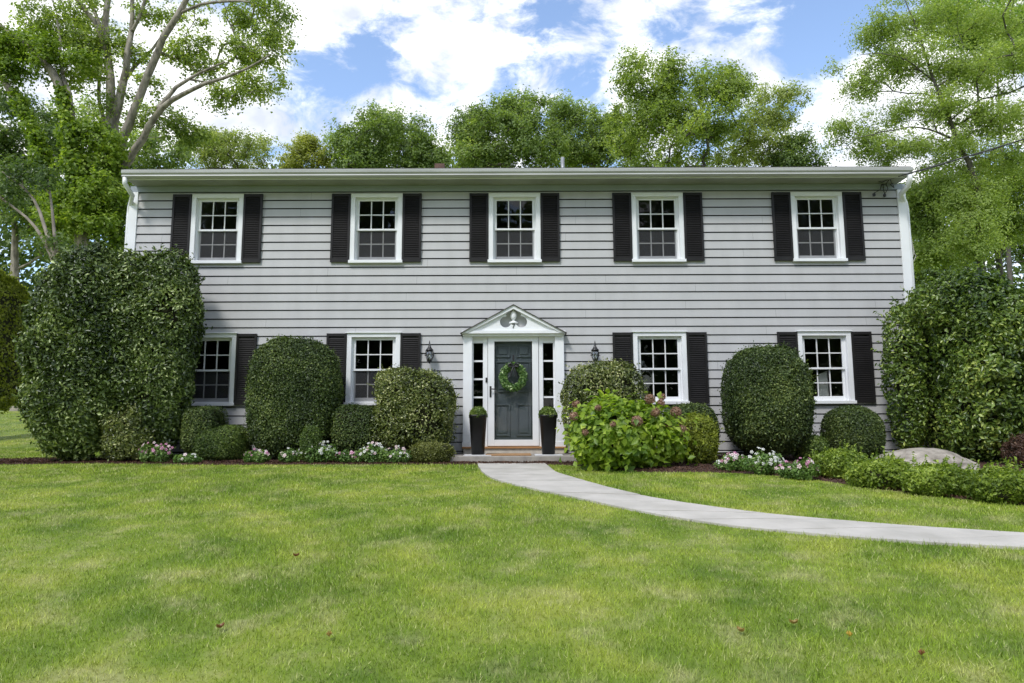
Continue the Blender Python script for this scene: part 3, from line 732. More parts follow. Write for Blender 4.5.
mb = MB(); mb.add([(RX0,GE+.01,RZ),(RX1,GE+.01,RZ),(RX1,HD/2,RZ+RH),(RX0,HD/2,RZ+RH),(RX0,HD+.4,RZ),(RX1,HD+.4,RZ),
                   (RX0,GE+.01,RZ-.03),(RX1,GE+.01,RZ-.03),(RX1,HD/2,RZ+RH-.03),(RX0,HD/2,RZ+RH-.03),(RX0,HD+.4,RZ-.03),(RX1,HD+.4,RZ-.03)],
                  [(0,1,2,3),(3,2,5,4),(6,9,8,7),(9,10,11,8),(0,6,7,1),(4,5,11,10),(0,3,9,6),(3,4,10,9),(1,7,8,2),(2,8,11,5)])
roof = mb.build('roof', M['roof'], house)
for xx in (XL+.012, XR-.118):
    mb = MB(); mb.add([(xx,0,ZS),(xx,HD,ZS),(xx,HD/2,RZ+RH-.06),(xx+.1,0,ZS),(xx+.1,HD,ZS),(xx+.1,HD/2,RZ+RH-.06)], [(0,1,2),(3,5,4),(0,2,5,3),(2,1,4,5)])
    mb.build('gable', M['siding'], house)
# chimney cap and vent pipe, just clearing the eave from here
cpt = P(440,165.3,HD/2+1.5); MB().box(cpt[0]-.14, cpt[0]+.14, HD/2+1.35, HD/2+1.65, RZ+RH*.6, cpt[2]).build('chimney', M['brick'], roof, bevel=.01)
vp = P(562.5,157.5,HD/2-1); mb = MB(); mb.tube([(vp[0],vp[1],RZ+.8),(vp[0],vp[1],vp[2])], .045, 12); mb.build('vent_pipe', M['steel'], roof, True)

def window(w, screen=True, group=None):
    x0,x1,z0,z1,k = w; up = k < 5
    mb = MB(); YF = -.048
    zt_in, xb = z1-CT+.02, CW
    mb.box(x0, x0+xb, YF, .02, z0+.058, z1-CT); mb.box(x1-xb, x1, YF, .02, z0+.058, z1-CT)
    mb.box(x0, x1, YF-.001, .02, z1-CT+.001, z1-.001)
    if not up: mb.box(x0-.02, x1+.02, YF-.03, .02, z1, z1+.018)
    # jamb lining, set back
    jx0, jx1, jz1, jz0 = x0+xb, x1-xb, z1-CT, z0+.058
    mb.box(jx0-.04, jx0+.025, .021, .10, jz0, jz1+.04); mb.box(jx1-.025, jx1+.04, .021, .10, jz0, jz1+.04); mb.box(jx0+.0251, jx1-.0251, .021, .10, jz1-.014, jz1+.04)
    fr = mb.build('window', M['trim'], house, bevel=.003)
    MB().box(x0-.018, x1+.018, YF-.035, .10, z0, z0+.057).build('sill', M['trim'], fr, bevel=.004)
    ax0, ax1, az1, az0 = jx0+.026, jx1-.026, jz1-.015, jz0+.001
    zm = (az0+az1)/2+.005; st, mw = .042, .020
    for (a,b,y,nm) in ((zm-.018,az1,.028,'up'),(az0,zm+.018,.066,'lo')):
        mb = MB(); br = .036 if nm == 'up' else .088; tr_ = .036 if nm == 'up' else .036
        mb.box(ax0,ax0+st,y,y+.034,a,b); mb.box(ax1-st,ax1,y,y+.034,a,b)
        mb.box(ax0+st,ax1-st,y+.001,y+.034,b-tr_,b); mb.box(ax0+st,ax1-st,y-(.006 if nm=='up' else 0),y+.034,a,a+br)
        sash = mb.build('sash', M['trim'], fr, bevel=.002)
        gx0,gx1,gz0,gz1 = ax0+st,ax1-st,a+br,b-tr_
        mb = MB()
        for i in (1,2): xx = gx0+(gx1-gx0)*i/3; mb.box(xx-mw/2,xx+mw/2,y+.006,y+.026,gz0,gz1)
        zz = (gz0+gz1)/2; mb.box(gx0,gx1,y+.0045,y+.0275,zz-mw/2,zz+mw/2)
        mb.build('muntin', M['muntin'], fr)
        MB().add([(gx0,y+.02,gz0),(gx1,y+.02,gz0),(gx1,y+.02,gz1),(gx0,y+.02,gz1)],[(0,1,2,3)]).build('pane', M['glass'], fr)
        if nm == 'lo' and screen:
            MB().add([(ax0+.02,y-.018,az0+.02),(ax1-.02,y-.018,az0+.02),(ax1-.02,y-.018,zm),(ax0+.02,y-.018,zm)],[(0,1,2,3)]).build('insect_screen', M['screen'], fr)
    return fr
for w in wins: window(w, screen=(w[4] not in (7,8)))

def shutter(x0, x1, z0, z1):
    mb = MB(); y0, y1, s = -.062, -.027, .040
    mb.box(x0,x0+s,y0,y1,z0,z1); mb.box(x1-s,x1,y0,y1,z0,z1)
    mb.box(x0+s,x1-s,y0+.001,y1,z1-.055,z1-.001); mb.box(x0+s,x1-s,y0+.001,y1,z0+.001,z0+.075)
    mb.box(x0+s,x1-s,y1-.005,y1-.001,z0+.075,z1-.055)
    z = z0+.080
    while z < z1-.085:
        mb.xprism([(y0+.006,z),(y0+.006,z+.007),(y1-.007,z+.034),(y1-.007,z+.027)], x0+s+.001, x1-s-.001); z += .036
    return mb.build('shutter', M['shutter'], house)
shU = [(172.3,193,0,-1),(0,0,0,1)]
for w in wins:
    x0,x1,z0,z1,k = w; sw = .385 if k < 5 else .40
    lz0 = z0+(.02 if k < 5 else .02); lz1 = z1-.005
    shutter(x0-sw+.012, x0-.004, lz0, lz1); shutter(x1+.004, x1+sw-.012, lz0, lz1)

# ---- entrance
def ez(py, Y=-.03): return P(512,py,Y)[2]
def exx(px, py=400, Y=-.03): return P(px,py,Y)[0]
T = EZ1
for a,b in ((463.2,472.2),(555.2,564.3)):
    x0,x1 = exx(a),exx(b); mb = MB()
    mb.box(x0,x1,-.11,.05,ez(447)+.10,T-.03); mb.box(x0-.012,x1+.012,-.122,.05,ez(447),ez(447)+.10); mb.box(x0-.010,x1+.010,-.120,.05,T-.03,T)
    mb.build('pilaster', M['trim'], house, bevel=.005)
ZTH = ez(446.5)
# frame of the whole unit: posts, head and the panels under the sidelights
for a,b,s in ((472.2,483.4,0),(543.2,555.2,1)):
    x0,x1 = exx(a),exx(b); p0, p1 = (exx(473.3),exx(482.9)) if s == 0 else (exx(543.5),exx(553.6))
    gz1_, gz0_ = ez(343), ez(415.5)
    mb = MB(); mb.box(x0,p0,-.03,.05,gz0_,gz1_); mb.box(p1,x1,-.03,.05,gz0_,gz1_); mb.box(x0,x1,-.031,.05,gz1_,T-.001); mb.box(x0,x1,-.031,.05,ZTH,gz0_)
    mb.box(p0+.03,p1-.03,-.04,-.0315,ZTH+.12,gz0_-.08)
    sl = mb.build('sidelight', M['trim'], house, bevel=.003)
    hh = (gz1_-gz0_)/4
    for i in (1,2,3): MB().box(p0,p1,-.012,.02,gz0_+hh*i-.016,gz0_+hh*i+.016).build('muntin', M['trim'], sl)
    MB().add([(p0,.0,gz0_),(p1,.0,gz0_),(p1,.0,gz1_),(p0,.0,gz1_)],[(0,1,2,3)]).build('pane', M['glass'], sl)
mb = MB()
for a,b in ((483.4,487.6),(539.0,543.2)): mb.box(exx(a),exx(b),-.05,.05,ZTH,T-.001)
mb.box(exx(487.6),exx(539.0),-.05,.05,ez(335.8),T-.002)
mb.build('door_frame', M['trim'], house, bevel=.004)
# storm door: white frame, a full pane
sx0,sx1,sz0,sz1 = exx(488),exx(538.6),ZTH+.012,ez(336.2); g0,g1,gz0_,gz1_ = exx(494.4),exx(532.4),ez(439.7),ez(341.6)
mb = MB(); mb.box(sx0,g0,-.072,-.040,sz0,sz1); mb.box(g1,sx1,-.072,-.040,sz0,sz1); mb.box(g0,g1,-.071,-.040,gz1_,sz1); mb.box(g0,g1,-.071,-.040,sz0,gz0_)
mb.box(sx0-.01,sx1+.01,-.085,-.050,sz1+.001,sz1+.022)
storm = mb.build('storm_door', M['trim'], house, bevel=.004)
MB().add([(g0,-.05,gz0_),(g1,-.05,gz0_),(g1,-.05,gz1_),(g0,-.05,gz1_)],[(0,1,2,3)]).build('pane', M['storm_glass'], storm)
hx = exx(490.6); hz = ez(391.5)
mb = MB(); mb.box(hx-.017,hx+.017,-.080,-.072,hz-.11,hz+.10); mb.tube([(hx,-.08,hz+.045),(hx,-.13,hz+.045),(hx+.10,-.135,hz+.04)], .011, 8); mb.tube([(hx,-.08,hz-.05),(hx,-.092,hz-.05)], .015, 10)
mb.build('handle', M['black'], storm)
# entrance door behind the pane
dx0,dx1,dz0,dz1 = sx0+.01,sx1-.01,ZTH+.013,sz1; yd = .035
mb = MB(); mb.box(dx0,dx1,yd,yd+.04,dz0,dz1)
door = mb.build('front_door', M['door'], house)
pcx = (dx0+dx1)/2; rows = [(ez(357),ez(344)),(ez(392),ez(361)),(ez(436),ez(404))]
for (a,b) in rows:
    for s in (-1,1):
        xa = pcx+s*.06; xb = pcx+s*(.34)
        xa,xb = min(xa,xb),max(xa,xb); mb = MB()
        # raised moulding round a sunk field with a raised centre
        t_ = .026
        mb.box(xa,xb,yd-.026,yd-.0005,b-t_,b); mb.box(xa,xb,yd-.026,yd-.0005,a,a+t_); mb.box(xa,xa+t_,yd-.0255,yd-.0005,a+t_,b-t_); mb.box(xb-t_,xb,yd-.0255,yd-.0005,a+t_,b-t_)
        if b-a > .2: mb.box(xa+.06,xb-.06,yd-.018,yd-.0005,a+.06,b-.06)
        mb.build('panel', M['door'], door, bevel=.004)
mb = MB(); kx = dx0+.11; mb.lathe(0,0,[(.005,0),(.02,.0),(.022,.012),(.010,.02),(.010,.045),(.026,.055),(.028,.07),(.015,.082)],14)
mb.v = [(kx+v[0], yd-v[2], ez(391)+v[1]) for v in mb.v]; mb.build('knob', M['steel'], door, True)
# oak threshold and stone riser
MB().box(exx(463.2)-.01,exx(564.3)+.01,-.16,.04,ZTH-.032,ZTH).build('threshold', M['oak'], house, bevel=.004)
MB().box(exx(464),exx(563.5),-.13,.04,-.05,ZTH-.033).build('riser', M['riser'], house, bevel=.003)
mb = MB(); bxp, bzp = exx(486.4), ez(380); mb.box(bxp-.016,bxp+.016,-.066,-.0505,bzp-.045,bzp+.045); mb.build('doorbell', M['black'], house, bevel=.004)

# pediment: raking mouldings round a board with a three lobed cut-out, an urn finial inside
yp = -.17
ax, az = exx(513.6,305.5,yp), P(513.6,305.5,yp)[2]; lx = exx(461.8,333,yp); rx = exx(565.3,333,yp); bz = P(512,333.5,yp)[2]
ped = MB()
hb = .055
ped.box(lx,rx,yp-.03,.0,bz-.0,bz+hb)
ped.box(lx+.05,rx-.05,yp+.02,.0,bz-.045,bz-.001)
ax = (lx+rx)/2
for s in (-1,1):
    x0_ = lx if s < 0 else rx
    dx, dz = ax-x0_, az-bz-.01
    w = .06
    poly = [(x0_,bz+.012),(ax,az),(ax,az-w*1.15),(x0_-0+ (dx/abs(dx))*.10,bz+.013)]
    if s > 0: poly = poly[::-1]
    ped.prism(poly, yp-.045, .0)
pd = ped.build('pediment', M['trim'], house)
# roof covering of the pediment
mb = MB()
for s in (-1,1):
    x0_ = (lx-.03) if s < 0 else (rx+.03)
    poly = [(x0_,bz+.004),(ax,az+.016),(ax,az+.003),(x0_+(.02 if s < 0 else -.02),bz-.004)]
    if s > 0: poly = poly[::-1]
    mb.prism(poly, yp-.07, .0)
mb.build('pediment_roof', M['roof'], pd)
# tympanum board with the lobed opening, built as an outline ring of quads
def ray_out(th):   # distance from centre to the triangle edge and to the lobes
    cx_, cz_ = ax, bz+.26
    d = (math.cos(th), math.sin(th)); best = 9
    A_, B_, C_ = (lx+.10,bz+hb),(rx-.10,bz+hb),(ax,az-.055)
    for p,q in ((A_,B_),(B_,C_),(C_,A_)):
        ex,ez_ = q[0]-p[0],q[1]-p[1]; den = d[0]*ez_-d[1]*ex
        if abs(den) < 1e-9: continue
        t = ((p[0]-cx_)*ez_-(p[1]-cz_)*ex)/den; u = ((p[0]-cx_)*d[1]-(p[1]-cz_)*d[0])/den
        if t > 0 and -1e-6 <= u <= 1+1e-6: best = min(best,t)
    r_ = 0
    for (ox,oz,rr) in ((-.150,-.035,.108),(.150,-.035,.108),(0,.12,.145),(0,.02,.11),(0,.22,.09)):
        b_ = d[0]*ox+d[1]*oz; disc = b_*b_-(ox*ox+oz*oz-rr*rr)
        if disc >= 0 and b_+math.sqrt(disc) > 0: r_ = max(r_, b_+math.sqrt(disc))
    return cx_, cz_, best, min(r_, best-.004)
ths = sorted(set([k*2*math.pi/144 for k in range(144)]+[math.atan2(bz+hb-(bz+.26), s*(rx-.10-ax)) % (2*math.pi) for s in (-1,1)]+[math.pi/2]))
mb = MB(); n = len(ths); vs = []
for yy in (yp+.005, yp+.04):
    for th in ths:
        cx_,cz_,bo,ri = ray_out(th); vs.append((cx_+math.cos(th)*ri,yy,cz_+math.sin(th)*ri)); vs.append((cx_+math.cos(th)*bo,yy,cz_+math.sin(th)*bo))
fs = []
for k in range(n):
    k2 = (k+1)%n; fs.append((2*k,2*k2,2*k2+1,2*k+1)); fs.append((2*k,2*n+2*k,2*n+2*k2,2*k2))
mb.add(vs, fs); mb.build('tympanum', M['trim'], pd)
mb = MB(); mb.prism([(lx+.1,bz+hb),(rx-.1,bz+hb),(ax,az-.06)], yp+.13, .0); mb.build('niche', basic('niche shade tone',(.60,.60,.61),(.52,.52,.53),scale=6), pd)  # darker than the trim: shade of the recess is put into the colour
mb = MB(); fz = P(513,324,yp)[2]; prof = [(.012,0),(.05,.002),(.082,.010),(.088,.018),(.080,.030),(.030,.045),(.020,.055),(.024,.060),(.048,.078),(.060,.105),(.058,.135),(.045,.165),(.024,.188),(.008,.20)]
mb.lathe(ax, yp+.06, [(r_,fz+z_*1.42) for r_,z_ in prof], 20); mb.build('finial', M['trim'], pd, True)
# the house number 7
mb = MB(); nz = bz+.105; nh = .085
mb.prism([(ax-.022,nz+nh-.014),(ax-.022,nz+nh),(ax+.024,nz+nh),(ax+.024,nz+nh-.010),(ax-.004,nz),(ax-.018,nz),(ax+.008,nz+nh-.014)], yp-.008, yp+.004)
mb.prism([(ax-.016,nz+nh+.018),(ax+.018,nz+nh+.018),(ax+.018,nz+nh+.026),(ax-.016,nz+nh+.026)], yp-.008, yp+.004)
mb.v = mb.v[:]; num = mb.build('house_number', M['black'], pd)
bpy.data.objects[num.name]
# downspouts
mb = MB(); x = RX0+.02
mb.tube([(x,YE-.07,zg0+.01),(x,YE-.07,zg0-.10),(x+.02,-.22,zg0-.26),(XL-.045,.06,zg0-.40),(XL-.05,.06,zg0-.55),(XL-.05,.06,.1)], .042, 12)
mb.build('downspout', M['trim'], house, True)
mb = MB(); x = RX1-.01
mb.tube([(x,YE-.07,zg0+.01),(x+.01,YE-.06,zg0-.08),(x+.01,YE+.02,zg0-.18),(x-.02,-.18,zg0-.27),(XR+.03,.06,zg0-.36),(XR+.048,.06,zg0-.5),(XR+.048,.06,.1)], .048, 12)
mb.build('downspout', M['trim'], house, True)
# a white board standing inside the right hand lower window
w = wins[8]; a = P(818,370,.14)[0]; b = P(827.5,370,.14)[0]
MB().add([(a,.14,P(820,402,.14)[2]),(b,.14,P(820,402,.14)[2]),(b-.01,.145,P(820,371,.14)[2]),(a,.145,P(820,374.5,.14)[2]),(a,.16,P(820,402,.14)[2]),(b,.16,P(820,402,.14)[2]),(b-.01,.165,P(820,371,.14)[2]),(a,.165,P(820,374.5,.14)[2])],
         [(0,1,2,3),(7,6,5,4),(0,4,5,1),(1,5,6,2),(2,6,7,3),(3,7,4,0)]).build('white_panel', M['paper'])
tag(bpy.data.objects['white_panel'], 'narrow white board standing behind the lower right window glass', 'board')

# ---- service cables
sc = empty('service_cable', P(884,180,-.1), 'dark overhead service cable fixed to the siding under the right eave', 'cable')
p0 = P(890,178.5,-.28); p1 = P(1024,140,-2.2); pts = []
far_ = p1+(p1-p0)*5
for k in range(41):
    t = k/40; q = p0+(far_-p0)*t; q = q+np.array([0,0,-1.6*4*t*(1-t)*.5]); pts.append(q)
# sag corrected so that the near run climbs straight away from the bracket
pts = [p0+(far_-p0)*(k/40)+np.array([0,0,1.9*(k/40)*((k/40)-.12)]) for k in range(41)]
mb = MB(); mb.tube(pts, .013, 7)
q2 = [np.array(p)+np.array([0,0,.016*math.sin(k*2.2)-.012]) +np.array([0,.012*math.cos(k*2.2),0]) for k,p in enumerate(pts)]
mb.tube(q2, .007, 6); mb.build('cable', M['cable'], sc)
mb = MB()
for k,(px,py) in enumerate([(876,183),(883,184.5),(891,184)]):
    c = P(px,py-3,-.05); 
    mb.tube([c,c+np.array([0,-.09,0])], .016, 8)
for (a_,b_) in [((890,178.5),(874,181)),((890,178.5),(881,185)),((890,178.5),(893,184.5))]:
    A_,B_ = P(*a_,-.28),P(*b_,-.10); mb.tube([A_,(A_+B_)/2+np.array([0,0,-.05]),B_], .009, 6)
mb.tube([P(868,180.5,-.06),P(898,179.5,-.06)], .012, 6)
mb.build('bracket', M['black'], sc)
mb = MB()
for pl in ([(882,184),(880,190),(874,193),(873,195)],[(883,184),(883.5,190),(885,195)],[(886,184),(888,189),(884,195)],[(890,184),(894,188),(892,181)]):
    ps = [P(a_,b_,-.07) for a_,b_ in pl]; mb.tube(ps, .008, 6)
for px,py in ((874,194.5),(884.6,195)):
    c = P(px,py,-.07); mb.lathe(c[0],c[1],[(.01,c[2]-.04),(.028,c[2]-.03),(.03,c[2]+.01),(.012,c[2]+.03)],10)
mb.build('drip_loop', M['black'], sc)
cd = MB(); cps = [P(a_,b_,.2) for a_,b_ in [(906.5,222),(911,238),(914,252),(911,262),(907,270)]]; cd.tube(cps,.011,6)
cps = [P(a_,b_,.2) for a_,b_ in [(906.5,246),(912,250),(916,256),(912,264)]]; cd.tube(cps,.008,6)
tag(cd.build('loose_cord', M['cord']), 'pale loose cord hanging beside the right corner of the house', 'cord')

# ---- wall lanterns
def lantern(px, label):
    c = P(px,352,-.2); root = empty('wall_lantern', (c[0],-.02,c[2]-.22), label, 'lantern', 'lanterns either side of the front door')
    x,y,z = c[0],-.17,P(px,363.5,-.17)[2]; zt = P(px,340.5,-.17)[2]; h = zt-z
    mb = MB(); mb.lathe(0,0,[(.055,0),(.055,.012),(.03,.02)],14); mb.v = [(x+v[0],-.024-v[2],z+h*.45+v[1]*1.5) for v in mb.v]
    mb.tube([(x,-.03,z+h*.5),(x,-.07,z+h*.62),(x,-.11,z+h*.80),(x,y,z+h*.80)], .010, 8); mb.build('bracket', M['black'], root)
    mb = MB(); mb.lathe(x,y,[(.075,z+h*.56),(.070,z+h*.60),(.045,z+h*.66),(.030,z+h*.72),(.016,z+h*.82),(.008,z+h*.95),(.003,z+h)],16); mb.build('cap', M['black'], root, True)
    mb = MB()
    for k in range(6):
        a_ = k*math.pi/3+.3; r1,r2 = .068,.040
        mb.tube([(x+r1*math.cos(a_),y+r1*math.sin(a_),z+h*.57),(x+.078*math.cos(a_),y+.078*math.sin(a_),z+h*.36),(x+r2*math.cos(a_),y+r2*math.sin(a_),z+h*.10)], .005, 5)
    for k in range(24):
        a0,a1 = k*math.pi/12,(k+1)*math.pi/12; mb.tube([(x+.088*math.cos(a0),y+.088*math.sin(a0),z+h*.36),(x+.088*math.cos(a1),y+.088*math.sin(a1),z+h*.36)], .006, 5)
    mb.lathe(x,y,[(.004,z),(.018,z+.01),(.022,z+h*.05),(.045,z+h*.09),(.045,z+h*.11),(.01,z+h*.12)],14); mb.build('frame', M['black'], root)
    mb = MB(); mb.lathe(x,y,[(.038,z+h*.12),(.066,z+h*.36),(.062,z+h*.56)],16); mb.build('glass', M['lantern_glass'], root, True)
    mb = MB(); mb.lathe(x,y,[(.012,z+h*.12),(.012,z+h*.3),(.009,z+h*.31),(.010,z+h*.36),(.003,z+h*.43)],10); mb.build('candle_bulb', M['trim'], root, True)
lantern(429.3, 'black glass wall lantern left of the door, above the boxy hedge shrub')
lantern(595.3, 'black glass wall lantern right of the door, above the hydrangea side')

# ---- stone step, mat, pads, planters, wreath
zs = P(512,456.3,-1.28)[2]
x0,x1 = P(448.5,458,-1.28)[0],P(577.5,458,-1.28)[0]
tag(MB().box(x0,x1,-1.28,-.131,zs-.12,zs).build('stone_step', M['stone'], bevel=.008), 'wide low bluestone step in front of the door', 'step')
tag(MB().box(P(486,455,-.8)[0],P(531,455,-.8)[0],-1.10,-.50,zs+.001,zs+.022).build('door_mat', M['coir'], bevel=.005), 'tan coir door mat on the stone step', 'door mat')
def planter(px, label, lab2):
    x = P(px,440,-.90)[0]; y = -.90
    tag(MB().box(x-.24,x+.24,y-.24,y+.20,zs+.001,zs+.016).build('stone_pad', M['marble'], bevel=.003), lab2, 'pad', 'pale pads under the planters')
    z0 = zs+.017; z1 = P(px,414.8,y)[2]; root = empty('potted_boxwood', (x,y,z0), label, 'planter', 'tall black planters by the door')
    mb = MB(); k = P(px+8.9,414,y)[0]-P(px,414,y)[0]; r0 = k*.71
    prof = [(0,r0,z0),(1,k*.985,z1-.03),(2,k,z1-.028),(3,k,z1),(4,k-.02,z1),(5,k-.03,z1-.07)]
    def ring(r,z): # rounded square
        return [(x+r*1.0*np.sign(math.cos(a))*abs(math.cos(a))**.62, y+r*np.sign(math.sin(a))*abs(math.sin(a))**.62, z) for a in [q*2*math.pi/28+.001 for q in range(28)]]
    vs = []; fs = []
    for _,r,z in prof: vs += ring(r,z)
    for i in range(len(prof)-1):
        for q in range(28): fs.append((i*28+q,i*28+(q+1)%28,(i+1)*28+(q+1)%28,(i+1)*28+q))
    fs.append(tuple(range(27,-1,-1))); fs.append(tuple(5*28+q for q in range(28)))
    mb.add(vs,fs); mb.build('planter', M['pot'], root, True)
    c = np.array([x,y,z1-.02]); q,w_ = blob_points(c,(k*.97,k*.97,P(px,406.6,y)[2]-z1+.02),2.2,5200,.12,Lump(9),.05); kp = q[:,2] > z1-.05
    V,Fc = leaves(q[kp],w_[kp],.034,.7,.7); npmesh('foliage',V,Fc,3,np.repeat(rng.beta(2.4,1.6,kp.sum()),2),M['box'],root)
planter(478, 'tall black tapered planter with clipped boxwood left of the door', 'pale flat pad under the planter left of the door')
planter(548.3, 'tall black tapered planter with clipped boxwood right of the door', 'pale flat pad under the planter right of the door')
wc = P(513.4,377,-.10); wr = empty('wreath', wc, 'round green leafy wreath with black ribbon on the slate front door', 'wreath')
n = 2600; a_ = rng.uniform(0,6.283,n); R0 = .192; rr = .075*np.sqrt(rng.random(n)); ph = rng.uniform(0,6.283,n)
q = np.stack([wc[0]+np.cos(a_)*(R0+rr*np.cos(ph)), wc[1]-.02-np.abs(rr*np.sin(ph))*.9, wc[2]+np.sin(a_)*(R0*1.08+rr*np.cos(ph))],1)
nr = np.stack([np.cos(a_)*np.cos(ph),-np.abs(np.sin(ph))-.3,np.sin(a_)*np.cos(ph)],1)
V,Fc = leaves(q,nr,.055,.55,.6); npmesh('leaf_ring',V,Fc,3,np.repeat(rng.beta(.9,1.3,n),2),M['wreath'],wr)
mb = MB(); mb.tube([(wc[0]+.195*math.cos(t),wc[1]-.02,wc[2]+.21*math.sin(t)) for t in [k*2*math.pi/32 for k in range(33)]], .03, 8); mb.build('ring_frame', M['twig_shade'], wr)
mb = MB(); tx = wc[0]; tz = wc[2]+.20
mb.box(tx-.017,tx+.017,-.078,-.073,tz,P(513,355,-.08)[2])
for s in (-1,1):
    mb.tube([(tx,-.20,tz),(tx+s*.05,-.215,tz+.05),(tx+s*.095,-.21,tz+.03),(tx+s*.085,-.205,tz-.01),(tx,-.20,tz-.005)], [.012,.022,.026,.02,.012], 8)
    mb.tube([(tx,-.20,tz),(tx+s*.03,-.21,tz-.09),(tx+s*.055,-.205,tz-.20)], [.010,.017,.014], 6)
mb.build('ribbon', M['ribbon'], wr)

# ------------------------------------------------------------------ shrubs along the house
shrub('broadleaf_shrub','tall dark glossy broadleaf shrub at the left, forward of the house corner','shrub', 17,140,243,455,-.85, M['rhodo'], .085, 42000, p=2.6, ry=.72, depth=.10, amp=.05, lumpf=2.2, asp=.46, rnd=.75, sprigs=60, core=.80, openness=.9, extra=((88,160,252,448,-.70,.28),), group='tall broadleaf shrubs')
shrub('broadleaf_shrub','tall dark glossy broadleaf shrub covering the left corner board and window edge','shrub', 112,203,250,442,-.75, M['rhodo'], .08, 28000, p=2.6, ry=.85, depth=.10, amp=.06, lumpf=2.4, asp=.46, rnd=.75, sprigs=60, core=.78, openness=.9, group='tall broadleaf shrubs')
shrub('broadleaf_shrub','yellowish green broadleaf shrub cut by the left edge of the picture','shrub', -62,33,264,408,3.6, M['lime'], .11, 30000, p=3.0, ry=1.6, depth=.08, amp=.05, asp=.5, sprigs=80, group='tall broadleaf shrubs')
shrub('clipped_shrub','light green rounded shrub in front of the tall dark broadleaf pair','shrub', 93,168,402,463,-1.5, M['holly'], .05, 12000, p=2.2, ry=.5, depth=.15, amp=.10, lumpf=5, sprigs=160)
shrub('clipped_shrub','dark squared shrub under the lower left window','shrub', 180,229,406,454,-.62, M['yew'], .035, 10000, p=3.6, ry=.42, depth=.07, amp=.03)
shrub('clipped_shrub','low clipped green cushion shrub beside the first pink flowers','shrub', 189,253,424.5,466,-1.3, M['box'], .035, 15000, p=2.9, ry=.48, depth=.06, amp=.03)
shrub('clipped_shrub','tallest dome shaped evergreen left of the door','shrub', 246,343,337,455,-.98, M['yew'], .038, 58000, p=3.0, asp=.62, ry=.78, depth=.07, amp=.022, lumpf=2.6, sprigs=60, core=.87)
shrub('clipped_shrub','small narrow shrub at the foot of the big left dome','shrub', 299,322,424,462,-1.62, M['box'], .04, 4200, p=2.6, ry=.16, depth=.12, amp=.06, sprigs=20)
shrub('clipped_shrub','dark low shrub between the left dome and the boxy holly','shrub', 332,384,405,454,-.75, M['yew'], .038, 9500, p=3.6, ry=.42, depth=.09, amp=.05)
shrub('clipped_shrub','boxy flat topped holly shrub below the left lantern','shrub', 369,456,369.5,450,-1.0, M['holly'], .048, 24000, p=4.2, ry=.7, depth=.12, amp=.065, lumpf=3.5, sprigs=70, core=.80, openness=.8)
shrub('clipped_shrub','low olive green shrub beside the left end of the stone step','shrub', 409,454,440,468,-1.75, M['olive'], .04, 8500, p=2.3, ry=.33, depth=.16, amp=.09, lumpf=7, sprigs=60)
shrub('clipped_shrub','olive holly shrub behind the hydrangea, below the right lantern','shrub', 562,648,363,452,-.62, M['holly'], .048, 19000, p=3.0, ry=.5, depth=.12, amp=.06, sprigs=80, core=.78, openness=.9)
shrub('clipped_shrub','dark clipped shrub under the window right of the hydrangea','shrub', 662,719,402,454,-.85, M['yew'], .04, 11000, p=2.6, ry=.5, depth=.07, amp=.03)
shrub('clipped_shrub','upright yellow green shrub just right of the hydrangea','shrub', 676,720,413,466,None, M['lime'], .045, 9500, p=2.6, ry=.35, depth=.14, amp=.09, lumpf=6, sprigs=70)
shrub('clipped_shrub','tallest dome shaped evergreen right of the door','shrub', 721.5,815.5,346.5,454,-1.0, M['yew'], .038, 54000, p=3.0, asp=.62, ry=.8, depth=.08, amp=.024, lumpf=2.6, sprigs=60, core=.84)
shrub('clipped_shrub','small rounded shrub at the foot of the big right dome','shrub', 794,832,434,464,-1.25, M['box'], .045, 5500, p=2.2, ry=.35, depth=.14, amp=.08, sprigs=30)
shrub('clipped_shrub','round ball shaped evergreen under the far right window','shrub', 821,885.5,405,462,-1.05, M['yew'], .036, 26000, asp=.62, p=2.4, ry=.55, depth=.06, amp=.02)
shrub('broadleaf_shrub','very tall bushy evergreen hiding the right corner of the house','shrub', 901,1040,272,470,-1.0, M['hollyq'], .085, 36000, p=3.2, ry=1.3, depth=.15, amp=.055, lumpf=2.6, asp=.48, sprigs=200, core=.80, openness=1.0, extra=((884,925,300,455,-.75,.14),(912,1008,276,340,-1.0,.14)))
shrub('broadleaf_shrub','bright yellow green shrub at the right edge behind the tall evergreen','shrub', 1004,1110,290,450,1.8, M['lime'], .09, 9000, p=2.6, ry=1.3, depth=.14, amp=.08, lumpf=2.5, sprigs=60)
shrub('barberry_shrub','small russet brown shrub at the right edge beside the boulder','shrub', 1000,1058,434,472,None, M['russet'], .045, 9000, p=2.3, ry=.45, depth=.15, amp=.08, sprigs=50)
g_ = 'low spreading shrubs edging the right bed'
shrub('spreading_shrub','low spreading shrub nearest the pink flowers, in front of the round ball','shrub', 810,876,450,482,None, M['cover'], .05, 9500, p=2.3, ry=.42, depth=.16, amp=.10, lumpf=6, group=g_, sprigs=100)
shrub('spreading_shrub','low spreading shrub directly in front of the grey boulder left half','shrub', 846,922,458,491,None, M['cover'], .05, 10000, p=2.4, ry=.42, depth=.16, amp=.10, lumpf=6, group=g_, sprigs=100)
shrub('spreading_shrub','low spreading shrub in front of the boulder right half','shrub', 890,975,464,498,None, M['cover'], .05, 10500, p=2.4, ry=.42, depth=.16, amp=.10, lumpf=6, group=g_, sprigs=100)
shrub('spreading_shrub','low spreading shrub cut by the right edge of the picture','shrub', 952,1040,468,507,None, M['cover'], .05, 14000, p=2.5, ry=.45, depth=.16, amp=.10, lumpf=6, group=g_, sprigs=120)

